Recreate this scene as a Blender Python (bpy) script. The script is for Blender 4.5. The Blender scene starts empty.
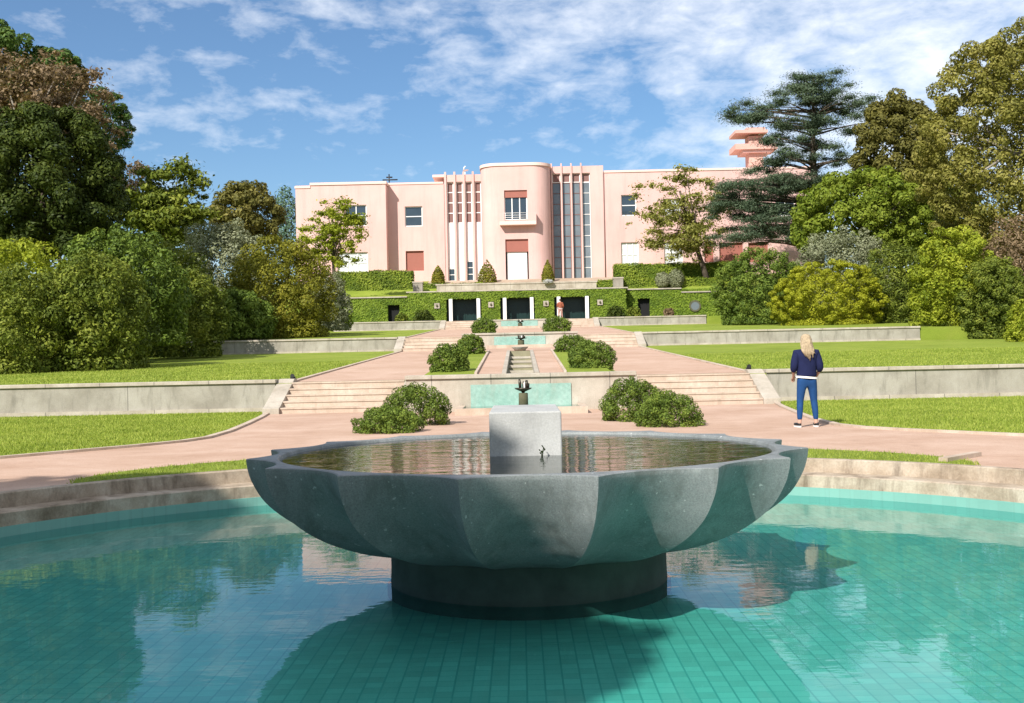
import bpy, bmesh, math, random
import numpy as np
from mathutils import Vector, Matrix
from mathutils.geometry import tessellate_polygon

scene = bpy.context.scene
COL = scene.collection
rng = np.random.default_rng(11)
R_ = math.radians

# ------------------------------------------------------------------ camera numbers
F = 1111.0
EYE = 1.38
ROLL = 0.021
VPX, HZ = 520.0, 358.0


def px(x, y, Y):
    """world (X, Z) of a measured point of the place at distance Y"""
    yc = y + (x - 512) * ROLL
    xc = x - (y - 351.5) * ROLL
    return (xc - VPX) * Y / F, EYE + (HZ - yc) * Y / F


# ------------------------------------------------------------------ object helpers
WL = {}


def link(o):
    COL.objects.link(o)
    return o


def props(o, label=None, cat=None, group=None, kind=None):
    if label: o['label'] = label
    if cat: o['category'] = cat
    if group: o['group'] = group
    if kind: o['kind'] = kind
    return o


def thing(name, label, cat, loc=(0, 0, 0), group=None):
    o = link(bpy.data.objects.new(name, None))
    o.empty_display_size = 0.2
    o.location = loc
    WL[o.name] = Vector(loc)
    return props(o, label, cat, group)


def mesh_obj(name, me, mat, parent=None, loc=None):
    """me holds world coordinates; they are moved to the local frame of the parent (or loc)"""
    o = link(bpy.data.objects.new(name, me))
    if mat is not None:
        me.materials.append(mat)
    if parent is not None:
        off = WL[parent.name]
        o.parent = parent
        WL[o.name] = off
        me.transform(Matrix.Translation(-off))
    elif loc is not None:
        off = Vector(loc)
        me.transform(Matrix.Translation(-off))
        o.location = off
        WL[o.name] = off
    else:
        WL[o.name] = Vector((0, 0, 0))
    return o


def np_mesh(name, V, Fq, tint=None, smooth=False):
    """V (n,3), Fq (m,k) all faces with k corners"""
    me = bpy.data.meshes.new(name)
    V = np.asarray(V, dtype=np.float32)
    Fq = np.asarray(Fq, dtype=np.int32)
    m, k = Fq.shape
    me.vertices.add(len(V))
    me.vertices.foreach_set('co', V.ravel())
    me.loops.add(m * k)
    me.loops.foreach_set('vertex_index', Fq.ravel())
    me.polygons.add(m)
    me.polygons.foreach_set('loop_start', np.arange(m, dtype=np.int32) * k)
    me.update(calc_edges=True)
    if tint is not None:
        a = me.attributes.new('tint', 'FLOAT', 'FACE')
        a.data.foreach_set('value', np.asarray(tint, dtype=np.float32))
    if smooth:
        me.polygons.foreach_set('use_smooth', np.ones(m, dtype=bool))
    me.update()
    return me


class MB:
    def __init__(self):
        self.v, self.f, self.s = [], [], []

    def face(self, pts, smooth=False):
        i = len(self.v)
        self.v += [tuple(p) for p in pts]
        self.f.append(tuple(range(i, i + len(pts))))
        self.s.append(smooth)

    def box(self, x0, x1, y0, y1, z0, z1):
        self.prism([(x0, y0), (x1, y0), (x1, y1), (x0, y1)], z0, z1)
        return self

    def prism(self, poly, z0, z1):
        """vertical prism over a convex or concave outline (counter clockwise)"""
        n = len(poly)
        i = len(self.v)
        za = z0 if isinstance(z0, (list, tuple)) else [z0] * n
        zb = z1 if isinstance(z1, (list, tuple)) else [z1] * n
        self.v += [(p[0], p[1], a) for p, a in zip(poly, za)] + [(p[0], p[1], b) for p, b in zip(poly, zb)]
        self.f.append(tuple(i + k for k in reversed(range(n))))
        self.f.append(tuple(i + n + k for k in range(n)))
        for k in range(n):
            q = (k + 1) % n
            self.f.append((i + k, i + q, i + n + q, i + n + k))
        self.s += [False] * (n + 2)
        return self

    def side_prism(self, poly, x0, x1):
        """outline in the (y, z) plane pushed from x0 to x1"""
        n = len(poly)
        i = len(self.v)
        self.v += [(x0, p[0], p[1]) for p in poly] + [(x1, p[0], p[1]) for p in poly]
        self.f.append(tuple(i + k for k in range(n)))
        self.f.append(tuple(i + n + k for k in reversed(range(n))))
        for k in range(n):
            q = (k + 1) % n
            self.f.append((i + q, i + k, i + n + k, i + n + q))
        self.s += [False] * (n + 2)
        return self

    def tube(self, pts, radii, n=8, caps=True, smooth=True):
        pts = [Vector(p) for p in pts]
        if not isinstance(radii, (list, tuple)):
            radii = [radii] * len(pts)
        base = len(self.v)
        up = Vector((0.31, 0.17, 0.93))
        for k, p in enumerate(pts):
            d = (pts[min(k + 1, len(pts) - 1)] - pts[max(k - 1, 0)])
            if d.length < 1e-9: d = Vector((0, 0, 1))
            d.normalize()
            a = d.cross(up)
            if a.length < 0.05: a = d.cross(Vector((1, 0, 0)))
            a.normalize()
            b = d.cross(a)
            for j in range(n):
                t = 2 * math.pi * j / n
                q = p + (a * math.cos(t) + b * math.sin(t)) * radii[k]
                self.v.append(tuple(q))
        for k in range(len(pts) - 1):
            for j in range(n):
                q = (j + 1) % n
                self.f.append((base + k * n + j, base + k * n + q, base + (k + 1) * n + q, base + (k + 1) * n + j))
                self.s.append(smooth)
        if caps:
            self.f.append(tuple(base + j for j in reversed(range(n))))
            self.f.append(tuple(base + (len(pts) - 1) * n + j for j in range(n)))
            self.s += [False, False]
        return self

    def lathe(self, prof, c=(0, 0, 0), n=24, sx=1.0, sy=1.0, smooth=True):
        base = len(self.v)
        for r, z in prof:
            for j in range(n):
                t = 2 * math.pi * j / n
                self.v.append((c[0] + r * sx * math.cos(t), c[1] + r * sy * math.sin(t), c[2] + z))
        for k in range(len(prof) - 1):
            for j in range(n):
                q = (j + 1) % n
                self.f.append((base + k * n + j, base + k * n + q, base + (k + 1) * n + q, base + (k + 1) * n + j))
                self.s.append(smooth)
        return self

    def build(self, name, mat, parent=None, loc=None, bevel=0):
        me = bpy.data.meshes.new(name)
        me.from_pydata(self.v, [], self.f)
        me.update()
        for p, s in zip(me.polygons, self.s):
            p.use_smooth = s
        o = mesh_obj(name, me, mat, parent, loc)
        if bevel:
            b = o.modifiers.new('bevel', 'BEVEL')
            b.width = bevel
            b.segments = 2
            b.limit_method = 'ANGLE'
            b.angle_limit = R_(40)
        return o


# ------------------------------------------------------------------ materials
def new_mat(name):
    m = bpy.data.materials.new(name)
    m.use_nodes = True
    nt = m.node_tree
    nt.nodes.clear()
    out = nt.nodes.new('ShaderNodeOutputMaterial')
    return m, nt, out


def N(nt, typ, **kw):
    n = nt.nodes.new(typ)
    for k, v in kw.items():
        if k in n.inputs:
            n.inputs[k].default_value = v
        else:
            setattr(n, k, v)
    return n


def rgba(c): return (c[0], c[1], c[2], 1.0)


def coords(nt, scale=(1, 1, 1)):
    tc = nt.nodes.new('ShaderNodeTexCoord')
    mp = nt.nodes.new('ShaderNodeMapping')
    mp.inputs['Scale'].default_value = scale
    nt.links.new(tc.outputs['Object'], mp.inputs['Vector'])
    return mp.outputs['Vector']


def noise(nt, vec, scale, detail=5, rough=0.6, dist=0.0):
    n = N(nt, 'ShaderNodeTexNoise')
    n.inputs['Scale'].default_value = scale
    n.inputs['Detail'].default_value = detail
    n.inputs['Roughness'].default_value = rough
    n.inputs['Distortion'].default_value = dist
    nt.links.new(vec, n.inputs['Vector'])
    return n.outputs['Fac']


def ramp(nt, fac, stops):
    r = nt.nodes.new('ShaderNodeValToRGB')
    el = r.color_ramp.elements
    while len(el) < len(stops): el.new(0.5)
    for e, (p, c) in zip(el, stops):
        e.position = p
        e.color = rgba(c) if len(c) == 3 else c
    nt.links.new(fac, r.inputs['Fac'])
    return r.outputs['Color']


def mixc(nt, a, b, fac, mode='MIX'):
    m = nt.nodes.new('ShaderNodeMix')
    m.data_type = 'RGBA'
    m.blend_type = mode
    for val, sock in ((a, m.inputs[6]), (b, m.inputs[7]), (fac, m.inputs[0])):
        if isinstance(val, (tuple, list)): sock.default_value = rgba(val)
        elif isinstance(val, (int, float)): sock.default_value = val
        else: nt.links.new(val, sock)
    return m.outputs[2]


def math_(nt, op, a, b=0.0, clamp=False):
    m = nt.nodes.new('ShaderNodeMath')
    m.operation = op
    m.use_clamp = clamp
    for val, sock in ((a, m.inputs[0]), (b, m.inputs[1])):
        if isinstance(val, (int, float)): sock.default_value = val
        else: nt.links.new(val, sock)
    return m.outputs[0]


def principled(nt, out, color, rough=0.7, spec=0.3, metal=0.0, bump=None, bump_s=0.3, bump_d=0.02):
    p = nt.nodes.new('ShaderNodeBsdfPrincipled')
    if isinstance(color, (tuple, list)): p.inputs['Base Color'].default_value = rgba(color)
    else: nt.links.new(color, p.inputs['Base Color'])
    if isinstance(rough, (int, float)): p.inputs['Roughness'].default_value = rough
    else: nt.links.new(rough, p.inputs['Roughness'])
    p.inputs['Specular IOR Level'].default_value = spec
    p.inputs['Metallic'].default_value = metal
    if bump is not None:
        b = nt.nodes.new('ShaderNodeBump')
        b.inputs['Strength'].default_value = bump_s
        b.inputs['Distance'].default_value = bump_d
        nt.links.new(bump, b.inputs['Height'])
        nt.links.new(b.outputs['Normal'], p.inputs['Normal'])
    nt.links.new(p.outputs[0], out.inputs['Surface'])
    return p


def plain(name, color, rough=0.6, spec=0.3, metal=0.0, var=0.12, scale=6.0):
    m, nt, out = new_mat(name)
    v = coords(nt)
    f = noise(nt, v, scale, 4)
    c = mixc(nt, tuple(x * (1 - var) for x in color), tuple(min(1, x * (1 + var)) for x in color), f)
    principled(nt, out, c, rough, spec, metal)
    return m


def stone(name, c_dark, c_mid, c_light, scale=1.2, stain=0.5, stain_col=(0.07, 0.06, 0.045), joint=0.0, grain=40, streak=True):
    m, nt, out = new_mat(name)
    v = coords(nt)
    f = noise(nt, v, scale, 8, 0.65)
    c = ramp(nt, f, [(0.3, c_dark), (0.5, c_mid), (0.72, c_light)])
    g = noise(nt, v, grain, 4, 0.7)
    c = mixc(nt, c, ramp(nt, g, [(0.3, (0.55, 0.55, 0.55)), (0.7, (1.1, 1.1, 1.1))]), 0.45, 'MULTIPLY')
    vs = coords(nt, (2.2, 2.2, 0.5)) if streak else v
    s = noise(nt, vs, 1.7, 7, 0.7, 0.3)
    sf = ramp(nt, s, [(0.5, (0, 0, 0)), (0.72, (1, 1, 1))])
    c = mixc(nt, c, stain_col, math_(nt, 'MULTIPLY', sf, stain))
    if joint:
        tc = nt.nodes.new('ShaderNodeTexCoord')
        sp = nt.nodes.new('ShaderNodeSeparateXYZ')
        nt.links.new(tc.outputs['Object'], sp.inputs[0])
        w = math_(nt, 'ABSOLUTE', math_(nt, 'SUBTRACT', math_(nt, 'FRACT', math_(nt, 'DIVIDE', sp.outputs[0], joint)), 0.5))
        l = math_(nt, 'LESS_THAN', w, 0.012 / joint)
        c = mixc(nt, c, (0.12, 0.11, 0.095), math_(nt, 'MULTIPLY', l, 0.75))
    principled(nt, out, c, 0.85, 0.2, bump=g, bump_s=0.35, bump_d=0.01)
    return m


def leaf_mat(name, dark, mid, light, trans=0.28, rough=0.55, spec=0.12, big=0.2, gain=1.45):
    dark, mid, light = [tuple(min(0.5, q * gain) for q in c) for c in (dark, mid, light)]
    m, nt, out = new_mat(name)
    at = nt.nodes.new('ShaderNodeAttribute')
    at.attribute_name = 'tint'
    v = coords(nt)
    f = noise(nt, v, 0.55, 3)
    k = math_(nt, 'ADD', at.outputs['Fac'], math_(nt, 'MULTIPLY', math_(nt, 'SUBTRACT', f, 0.5), big * 3))
    c = ramp(nt, k, [(0.1, dark), (0.5, mid), (0.9, light)])
    p = nt.nodes.new('ShaderNodeBsdfPrincipled')
    nt.links.new(c, p.inputs['Base Color'])
    p.inputs['Roughness'].default_value = rough
    p.inputs['Specular IOR Level'].default_value = spec
    t = nt.nodes.new('ShaderNodeBsdfTranslucent')
    tc = mixc(nt, c, (1.25, 1.2, 0.55), 1.0, 'MULTIPLY')
    nt.links.new(tc, t.inputs['Color'])
    mx = nt.nodes.new('ShaderNodeMixShader')
    mx.inputs[0].default_value = trans
    nt.links.new(p.outputs[0], mx.inputs[1])
    nt.links.new(t.outputs[0], mx.inputs[2])
    nt.links.new(mx.outputs[0], out.inputs['Surface'])
    return m


def water_mat(name, tint, ripple, bump_s, ior=1.33, stretch=(1, 1, 1), fine=0.35):
    m, nt, out = new_mat(name)
    v = coords(nt, stretch)
    f1 = noise(nt, v, ripple, 3, 0.5, 0.4)
    f2 = noise(nt, v, ripple * 3.7, 2, 0.5, 0.2)
    h = math_(nt, 'ADD', f1, math_(nt, 'MULTIPLY', f2, fine))
    b = nt.nodes.new('ShaderNodeBump')
    b.inputs['Strength'].default_value = bump_s
    b.inputs['Distance'].default_value = 0.02
    nt.links.new(h, b.inputs['Height'])
    lw = nt.nodes.new('ShaderNodeLayerWeight')
    lw.inputs['Blend'].default_value = 0.5
    nt.links.new(b.outputs['Normal'], lw.inputs['Normal'])
    fr = math_(nt, 'ADD', math_(nt, 'MULTIPLY', math_(nt, 'POWER', lw.outputs['Facing'], 5.0), 0.98), 0.02, True)
    tr = nt.nodes.new('ShaderNodeBsdfTransparent')
    tr.inputs['Color'].default_value = rgba(tint)
    gl = nt.nodes.new('ShaderNodeBsdfGlossy')
    gl.inputs['Roughness'].default_value = 0.015
    nt.links.new(b.outputs['Normal'], gl.inputs['Normal'])
    mx = nt.nodes.new('ShaderNodeMixShader')
    nt.links.new(fr, mx.inputs[0])
    nt.links.new(tr.outputs[0], mx.inputs[1])
    nt.links.new(gl.outputs[0], mx.inputs[2])
    nt.links.new(mx.outputs[0], out.inputs['Surface'])
    return m


def ground_mat():
    m, nt, out = new_mat('turf')
    v = coords(nt)
    f = noise(nt, v, 0.35, 5, 0.6)
    c = ramp(nt, f, [(0.3, (0.17, 0.23, 0.03)), (0.5, (0.235, 0.30, 0.045)), (0.7, (0.30, 0.35, 0.065))])
    vs = coords(nt, (0.35, 3.0, 1.0))
    s = noise(nt, vs, 1.2, 4, 0.6)
    c = mixc(nt, c, (0.30, 0.33, 0.06), math_(nt, 'MULTIPLY', ramp(nt, s, [(0.45, (0, 0, 0)), (0.75, (1, 1, 1))]), 0.5))
    dry = noise(nt, v, 0.9, 6, 0.7, 0.5)
    c = mixc(nt, c, (0.34, 0.30, 0.11), math_(nt, 'MULTIPLY', ramp(nt, dry, [(0.55, (0, 0, 0)), (0.75, (1, 1, 1))]), 0.45))
    g = noise(nt, v, 26, 5, 0.75)
    c = mixc(nt, c, ramp(nt, g, [(0.3, (0.45, 0.5, 0.4)), (0.7, (1.25, 1.2, 1.1))]), 0.8, 'MULTIPLY')
    principled(nt, out, c, 0.9, 0.1, bump=g, bump_s=0.8, bump_d=0.04)
    return m


def gravel_mat(name, c1, c2, c3):
    m, nt, out = new_mat(name)
    v = coords(nt)
    f = noise(nt, v, 0.5, 9, 0.72, 0.4)
    c = ramp(nt, f, [(0.34, c1), (0.5, c2), (0.68, c3)])
    d = noise(nt, v, 2.2, 8, 0.75, 0.3)
    c = mixc(nt, c, tuple(q * 0.55 for q in c1), math_(nt, 'MULTIPLY', ramp(nt, d, [(0.56, (0, 0, 0)), (0.74, (1, 1, 1))]), 0.4))
    g = noise(nt, v, 55, 3, 0.7)
    c = mixc(nt, c, ramp(nt, g, [(0.3, (0.7, 0.68, 0.66)), (0.7, (1.15, 1.15, 1.15))]), 0.6, 'MULTIPLY')
    principled(nt, out, c, 0.95, 0.1, bump=g, bump_s=0.4, bump_d=0.01)
    return m


def tile_mat(name, base, grout, size=0.12, vary=0.8):
    m, nt, out = new_mat(name)
    v = coords(nt, (1 / size, 1 / size, 1 / size))
    sp = nt.nodes.new('ShaderNodeSeparateXYZ')
    nt.links.new(v, sp.inputs[0])
    lines = []
    for k in (0, 1):
        fr = math_(nt, 'FRACT', sp.outputs[k])
        w = math_(nt, 'ABSOLUTE', math_(nt, 'SUBTRACT', fr, 0.5))
        lines.append(math_(nt, 'GREATER_THAN', w, 0.447))
    l = math_(nt, 'MAXIMUM', lines[0], math_(nt, 'MULTIPLY', lines[1], 0.6))
    wn = nt.nodes.new('ShaderNodeTexWhiteNoise')
    wn.noise_dimensions = '3D'
    fl = nt.nodes.new('ShaderNodeVectorMath'); fl.operation = 'FLOOR'
    nt.links.new(v, fl.inputs[0])
    nt.links.new(fl.outputs[0], wn.inputs['Vector'])
    vo = coords(nt)
    n = noise(nt, vo, 0.9, 6, 0.65)
    c = mixc(nt, tuple(x * 0.8 for x in base), tuple(min(1, x * 1.18) for x in base), n)
    c = mixc(nt, c, mixc(nt, (0.82, 0.82, 0.82), (1.1, 1.1, 1.1), wn.outputs['Value']), vary, 'MULTIPLY')
    c = mixc(nt, c, grout, l)
    principled(nt, out, c, 0.35, 0.4)
    return m


def granite_mat():
    m, nt, out = new_mat('granite')
    v = coords(nt)
    g = noise(nt, v, 90, 4, 0.8)
    f = noise(nt, v, 1.4, 7, 0.65)
    c = ramp(nt, g, [(0.32, (0.14, 0.15, 0.15)), (0.5, (0.205, 0.218, 0.216)), (0.68, (0.275, 0.285, 0.28))])
    c = mixc(nt, c, ramp(nt, f, [(0.3, (0.72, 0.74, 0.74)), (0.7, (1.12, 1.12, 1.1))]), 0.8, 'MULTIPLY')
    vs = coords(nt, (3.5, 3.5, 0.35))
    s = noise(nt, vs, 1.6, 6, 0.7)
    c = mixc(nt, c, (0.09, 0.095, 0.085), math_(nt, 'MULTIPLY', ramp(nt, s, [(0.48, (0, 0, 0)), (0.66, (1, 1, 1))]), 0.55))
    lime = noise(nt, coords(nt, (2.2, 2.2, 0.6)), 2.3, 6, 0.7)
    c = mixc(nt, c, (0.42, 0.43, 0.41), math_(nt, 'MULTIPLY', ramp(nt, lime, [(0.56, (0, 0, 0)), (0.75, (1, 1, 1))]), 0.4))
    sp = noise(nt, v, 24, 2, 0.5)
    c = mixc(nt, c, (0.6, 0.6, 0.58), math_(nt, 'MULTIPLY', ramp(nt, sp, [(0.70, (0, 0, 0)), (0.74, (1, 1, 1))]), 0.5))
    principled(nt, out, c, 0.55, 0.35, bump=g, bump_s=0.15, bump_d=0.004)
    return m


def stucco_mat():
    m, nt, out = new_mat('pink_stucco')
    v = coords(nt)
    f = noise(nt, v, 0.25, 6, 0.6)
    c = ramp(nt, f, [(0.3, (0.62, 0.395, 0.35)), (0.55, (0.67, 0.435, 0.39)), (0.75, (0.70, 0.47, 0.425))])
    vs = coords(nt, (1.2, 1.2, 0.12))
    s = noise(nt, vs, 1.0, 6, 0.7)
    c = mixc(nt, c, (0.44, 0.28, 0.25), math_(nt, 'MULTIPLY', ramp(nt, s, [(0.48, (0, 0, 0)), (0.78, (1, 1, 1))]), 0.5))
    principled(nt, out, c, 0.85, 0.15)
    return m


M = {}
M['turf'] = ground_mat()
M['path'] = gravel_mat('terracotta_gravel', (0.42, 0.275, 0.195), (0.485, 0.33, 0.245), (0.55, 0.395, 0.305))
M['tan'] = gravel_mat('tan_gravel', (0.36, 0.27, 0.19), (0.43, 0.33, 0.24), (0.5, 0.4, 0.3))
M['wallstone'] = stone('wall_stone', (0.25, 0.225, 0.18), (0.35, 0.32, 0.265), (0.43, 0.40, 0.34), 0.9, 0.6, (0.13, 0.12, 0.095), joint=6.2)
M['coping'] = stone('coping_stone', (0.33, 0.28, 0.215), (0.44, 0.385, 0.31), (0.54, 0.48, 0.40), 1.1, 0.35, (0.15, 0.13, 0.10), joint=1.55)
M['step'] = stone('step_stone', (0.42, 0.32, 0.235), (0.53, 0.42, 0.325), (0.62, 0.51, 0.41), 1.2, 0.4, (0.20, 0.14, 0.10))
M['poolstone'] = stone('pool_stone', (0.22, 0.165, 0.11), (0.41, 0.33, 0.245), (0.56, 0.48, 0.38), 1.8, 0.85, (0.10, 0.07, 0.045), joint=0)
M['tile'] = tile_mat('turquoise_tile', (0.215, 0.45, 0.35), (0.10, 0.31, 0.25), 0.105, 0.8)
M['tileband'] = tile_mat('pale_turquoise_tile', (0.17, 0.35, 0.295), (0.16, 0.325, 0.275), 0.105, 0.2)
M['nichetile'] = stone('niche_tile', (0.20, 0.345, 0.285), (0.285, 0.43, 0.365), (0.36, 0.48, 0.42), 1.6, 0.45, (0.30, 0.33, 0.27), grain=14)
M['granite'] = granite_mat()
M['pedestal'] = stone('sunlit_granite', (0.34, 0.34, 0.325), (0.43, 0.43, 0.41), (0.5, 0.5, 0.48), 2.0, 0.35, (0.2, 0.2, 0.19), grain=60)  # granite lightened in its colour for the sunlight on the block
M['wetshaded'] = plain('wet_shaded_stone', (0.05, 0.075, 0.06), 0.75, 0.12, var=0.5, scale=5)  # wet algae tone, darkened further for the shade under the bowl
M['pink'] = stucco_mat()
M['pinktrim'] = plain('pink_trim', (0.79, 0.56, 0.48), 0.8, 0.15, var=0.06, scale=0.8)
M['terracotta'] = plain('terracotta_render', (0.60, 0.36, 0.30), 0.8, 0.15, var=0.12, scale=1.5)
M['white'] = plain('white_paint', (0.80, 0.78, 0.74), 0.5, 0.3, var=0.05)
M['blind'] = plain('red_blind', (0.33, 0.125, 0.095), 0.7, 0.2, var=0.1, scale=2)
M['shutter'] = plain('brown_shutter', (0.21, 0.115, 0.10), 0.6, 0.3, var=0.15, scale=2)
M['glass'] = plain('window_glass', (0.035, 0.05, 0.065), 0.06, 0.7, var=0.3, scale=0.7)
M['reflectglass'] = plain('grey_reflection_glass', (0.15, 0.175, 0.19), 0.12, 0.6, var=0.55, scale=0.45)  # lighter, mottled glass colour carries painted reflections
M['curtain'] = plain('curtained_glass', (0.62, 0.64, 0.62), 0.25, 0.5, var=0.12, scale=1.5)
M['darkgreen'] = plain('dark_green_door', (0.008, 0.028, 0.024), 0.35, 0.4, var=0.3, scale=2)
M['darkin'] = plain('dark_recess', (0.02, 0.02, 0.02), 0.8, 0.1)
M['bark'] = stone('bark', (0.06, 0.045, 0.032), (0.10, 0.078, 0.055), (0.15, 0.12, 0.09), 4, 0.3, (0.03, 0.025, 0.02), streak=True)
M['palebark'] = stone('pale_bark', (0.2, 0.17, 0.13), (0.3, 0.26, 0.21), (0.4, 0.36, 0.3), 3, 0.4, (0.1, 0.08, 0.06))
M['bronze'] = plain('bronze', (0.06, 0.05, 0.035), 0.4, 0.5, 0.7, var=0.4, scale=20)
M['black'] = plain('black_metal', (0.015, 0.015, 0.016), 0.45, 0.4)
M['water'] = water_mat('pool_water', (0.52, 0.90, 0.91), 2.4, 0.075, 1.33, (0.55, 1.2, 1))
M['bowlwater'] = water_mat('bowl_water', (0.30, 0.36, 0.33), 5.0, 0.26, 1.33, (0.30, 1.0, 1))
M['basinwater'] = water_mat('basin_water', (0.7, 0.85, 0.8), 6, 0.15)
M['chan'] = plain('channel_stone', (0.26, 0.235, 0.15), 0.85, 0.2, var=0.35, scale=4)
M['moss'] = plain('mossy_stone', (0.10, 0.095, 0.055), 0.85, 0.2, var=0.4, scale=5)
M['roof'] = plain('roof_felt', (0.3, 0.27, 0.25), 0.9, 0.1)

# foliage: dark / mid / light
M['f_box'] = leaf_mat('leaf_boxwood', (0.030, 0.050, 0.010), (0.080, 0.118, 0.018), (0.17, 0.21, 0.035), 0.2)
M['f_dark'] = leaf_mat('leaf_dark_evergreen', (0.013, 0.022, 0.005), (0.034, 0.048, 0.008), (0.075, 0.090, 0.015), 0.15)
M['f_rhodo'] = leaf_mat('leaf_rhododendron', (0.034, 0.050, 0.008), (0.088, 0.112, 0.015), (0.18, 0.195, 0.030), 0.22, big=0.4)
M['f_green'] = leaf_mat('leaf_fresh_green', (0.055, 0.085, 0.010), (0.122, 0.158, 0.017), (0.20, 0.23, 0.032), 0.3)
M['f_gold'] = leaf_mat('leaf_golden_green', (0.09, 0.105, 0.008), (0.195, 0.205, 0.013), (0.30, 0.30, 0.025), 0.28)
M['f_lime'] = leaf_mat('leaf_lime', (0.07, 0.10, 0.010), (0.17, 0.20, 0.016), (0.30, 0.31, 0.035), 0.28)
M['f_amber'] = leaf_mat('leaf_amber_green', (0.05, 0.056, 0.008), (0.13, 0.130, 0.014), (0.21, 0.19, 0.026), 0.25)
M['f_grey'] = leaf_mat('leaf_grey_olive', (0.075, 0.088, 0.042), (0.15, 0.16, 0.09), (0.23, 0.235, 0.145), 0.15)
M['f_brown'] = leaf_mat('leaf_autumn_brown', (0.07, 0.05, 0.027), (0.145, 0.10, 0.058), (0.23, 0.165, 0.095), 0.2)
M['f_plane'] = leaf_mat('leaf_autumn_olive', (0.06, 0.062, 0.012), (0.15, 0.142, 0.03), (0.24, 0.21, 0.058), 0.25)
M['f_rust'] = leaf_mat('leaf_rust_olive', (0.05, 0.05, 0.012), (0.105, 0.097, 0.024), (0.175, 0.15, 0.04), 0.25)
M['f_cedar'] = leaf_mat('needle_blue_cedar', (0.024, 0.042, 0.022), (0.058, 0.085, 0.048), (0.115, 0.145, 0.085), 0.1)
M['f_pine'] = leaf_mat('needle_pine', (0.02, 0.045, 0.014), (0.05, 0.088, 0.02), (0.095, 0.135, 0.03), 0.15)
M['f_cypress'] = leaf_mat('needle_blue_cypress', (0.03, 0.06, 0.036), (0.06, 0.105, 0.066), (0.11, 0.15, 0.10), 0.1)
M['f_ivy'] = leaf_mat('leaf_ivy', (0.060, 0.098, 0.010), (0.110, 0.160, 0.015), (0.160, 0.21, 0.024), 0.2, big=0.1)
M['f_hedge'] = leaf_mat('leaf_hedge', (0.055, 0.085, 0.010), (0.12, 0.16, 0.016), (0.19, 0.225, 0.028), 0.22)
M['f_grass'] = leaf_mat('grass_blades', (0.11, 0.15, 0.02), (0.19, 0.245, 0.035), (0.29, 0.315, 0.07), 0.35, big=0.35)
M['f_olive'] = leaf_mat('leaf_loose_olive', (0.085, 0.09, 0.018), (0.17, 0.175, 0.04), (0.27, 0.255, 0.08), 0.35)
M['hedgebase'] = plain('hedge_base', (0.07, 0.105, 0.014), 0.95, 0.05, var=0.4, scale=3)


# ------------------------------------------------------------------ foliage geometry
def unit(a):
    return a / np.maximum(np.linalg.norm(a, axis=1, keepdims=True), 1e-9)


def leaf_quads(P, Nn, size, tint, aspect=0.5, rg=rng):
    n = len(P)
    r = unit(rg.normal(size=(n, 3)))
    t = unit(np.cross(Nn, r))
    b = np.cross(Nn, t)
    s = size * rg.uniform(0.65, 1.35, (n, 1))
    fold = Nn * s * 0.18
    V = np.stack([P + t * s, P + b * s * aspect + fold, P - t * s, P - b * s * aspect + fold], 1).reshape(-1, 3)
    Q = np.arange(n * 4).reshape(n, 4)
    return V, Q, tint


def blob_leaves(blobs, n, spread=0.10, jitter=0.9, up=0.25, rg=rng, deep=0.7, fill=0.12, zmin=None, gauss=0.0):
    """blobs: (m,6) centre + radii. Points near the blobs' surfaces with leaf normals and tints."""
    B = np.asarray(blobs, float)
    w = (B[:, 3] * B[:, 4] + B[:, 3] * B[:, 5] + B[:, 4] * B[:, 5])
    w /= w.sum()
    bt = rg.uniform(0.25, 0.75, len(B))
    idx = rg.choice(len(B), n, p=w)
    d = unit(rg.normal(size=(n, 3)))
    rr = 1 - np.abs(rg.normal(0, spread, n))
    inner = rg.random(n) < fill
    rr[inner] *= rg.uniform(0.45, 0.9, inner.sum())
    out = rg.random(n) < 0.06
    rr[out] *= rg.uniform(1.0, 1.13, out.sum())
    if gauss: rr = np.abs(rg.normal(0, gauss, n)) ** 0.8
    C, Rr = B[idx, :3], B[idx, 3:]
    P = C + d * Rr * rr[:, None]
    keep = np.ones(n, bool)
    for k in range(len(B)):
        q = ((P - B[k, :3]) / B[k, 3:])
        ins = (q * q).sum(1) < deep * deep
        keep &= ~(ins & (idx != k) & ~inner)
    if zmin is not None:
        keep &= P[:, 2] > zmin
    Nn = unit(unit(d / Rr) + rg.normal(size=(n, 3)) * jitter * 0.5 + np.array([0, 0, up]))
    tint = 0.55 * bt[idx] + 0.45 * rg.random(n)
    return P[keep], Nn[keep], tint[keep]


def crown_blobs(c, rad, m, sub, rg, low=-0.45, squash=0.85, core=True):
    """m sub-clumps over an ellipsoid"""
    out = []
    i = 0
    g = math.pi * (3 - math.sqrt(5))
    while len(out) < m:
        z = 1 - (i + 0.5) * (1 - low) / m
        i += 1
        r = math.sqrt(max(0, 1 - z * z))
        a = i * g + rg.uniform(-0.5, 0.5)
        s = sub * rg.uniform(0.65, 1.35)
        k = (1 - s * 0.8) * rg.uniform(0.86, 1.06)
        p = (c[0] + rad[0] * r * math.cos(a) * k, c[1] + rad[1] * r * math.sin(a) * k, c[2] + rad[2] * z * k)
        mr = (rad[0] + rad[1] + rad[2]) / 3
        out.append((*p, mr * s * rg.uniform(0.85, 1.25), mr * s, mr * s * squash))
        if i > m + 5: break
    if core:
        out.append((*c, rad[0] * 0.72, rad[1] * 0.72, rad[2] * 0.72))
    return out


def foliage(name, blobs, n, size, mat, parent=None, loc=None, rg=rng, aspect=0.5, **kw):
    P, Nn, t = blob_leaves(blobs, n, rg=rg, **kw)
    V, Q, t = leaf_quads(P, Nn, size, t, aspect, rg)
    return mesh_obj(name, np_mesh(name, V, Q, t), mat, parent, loc)


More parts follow.
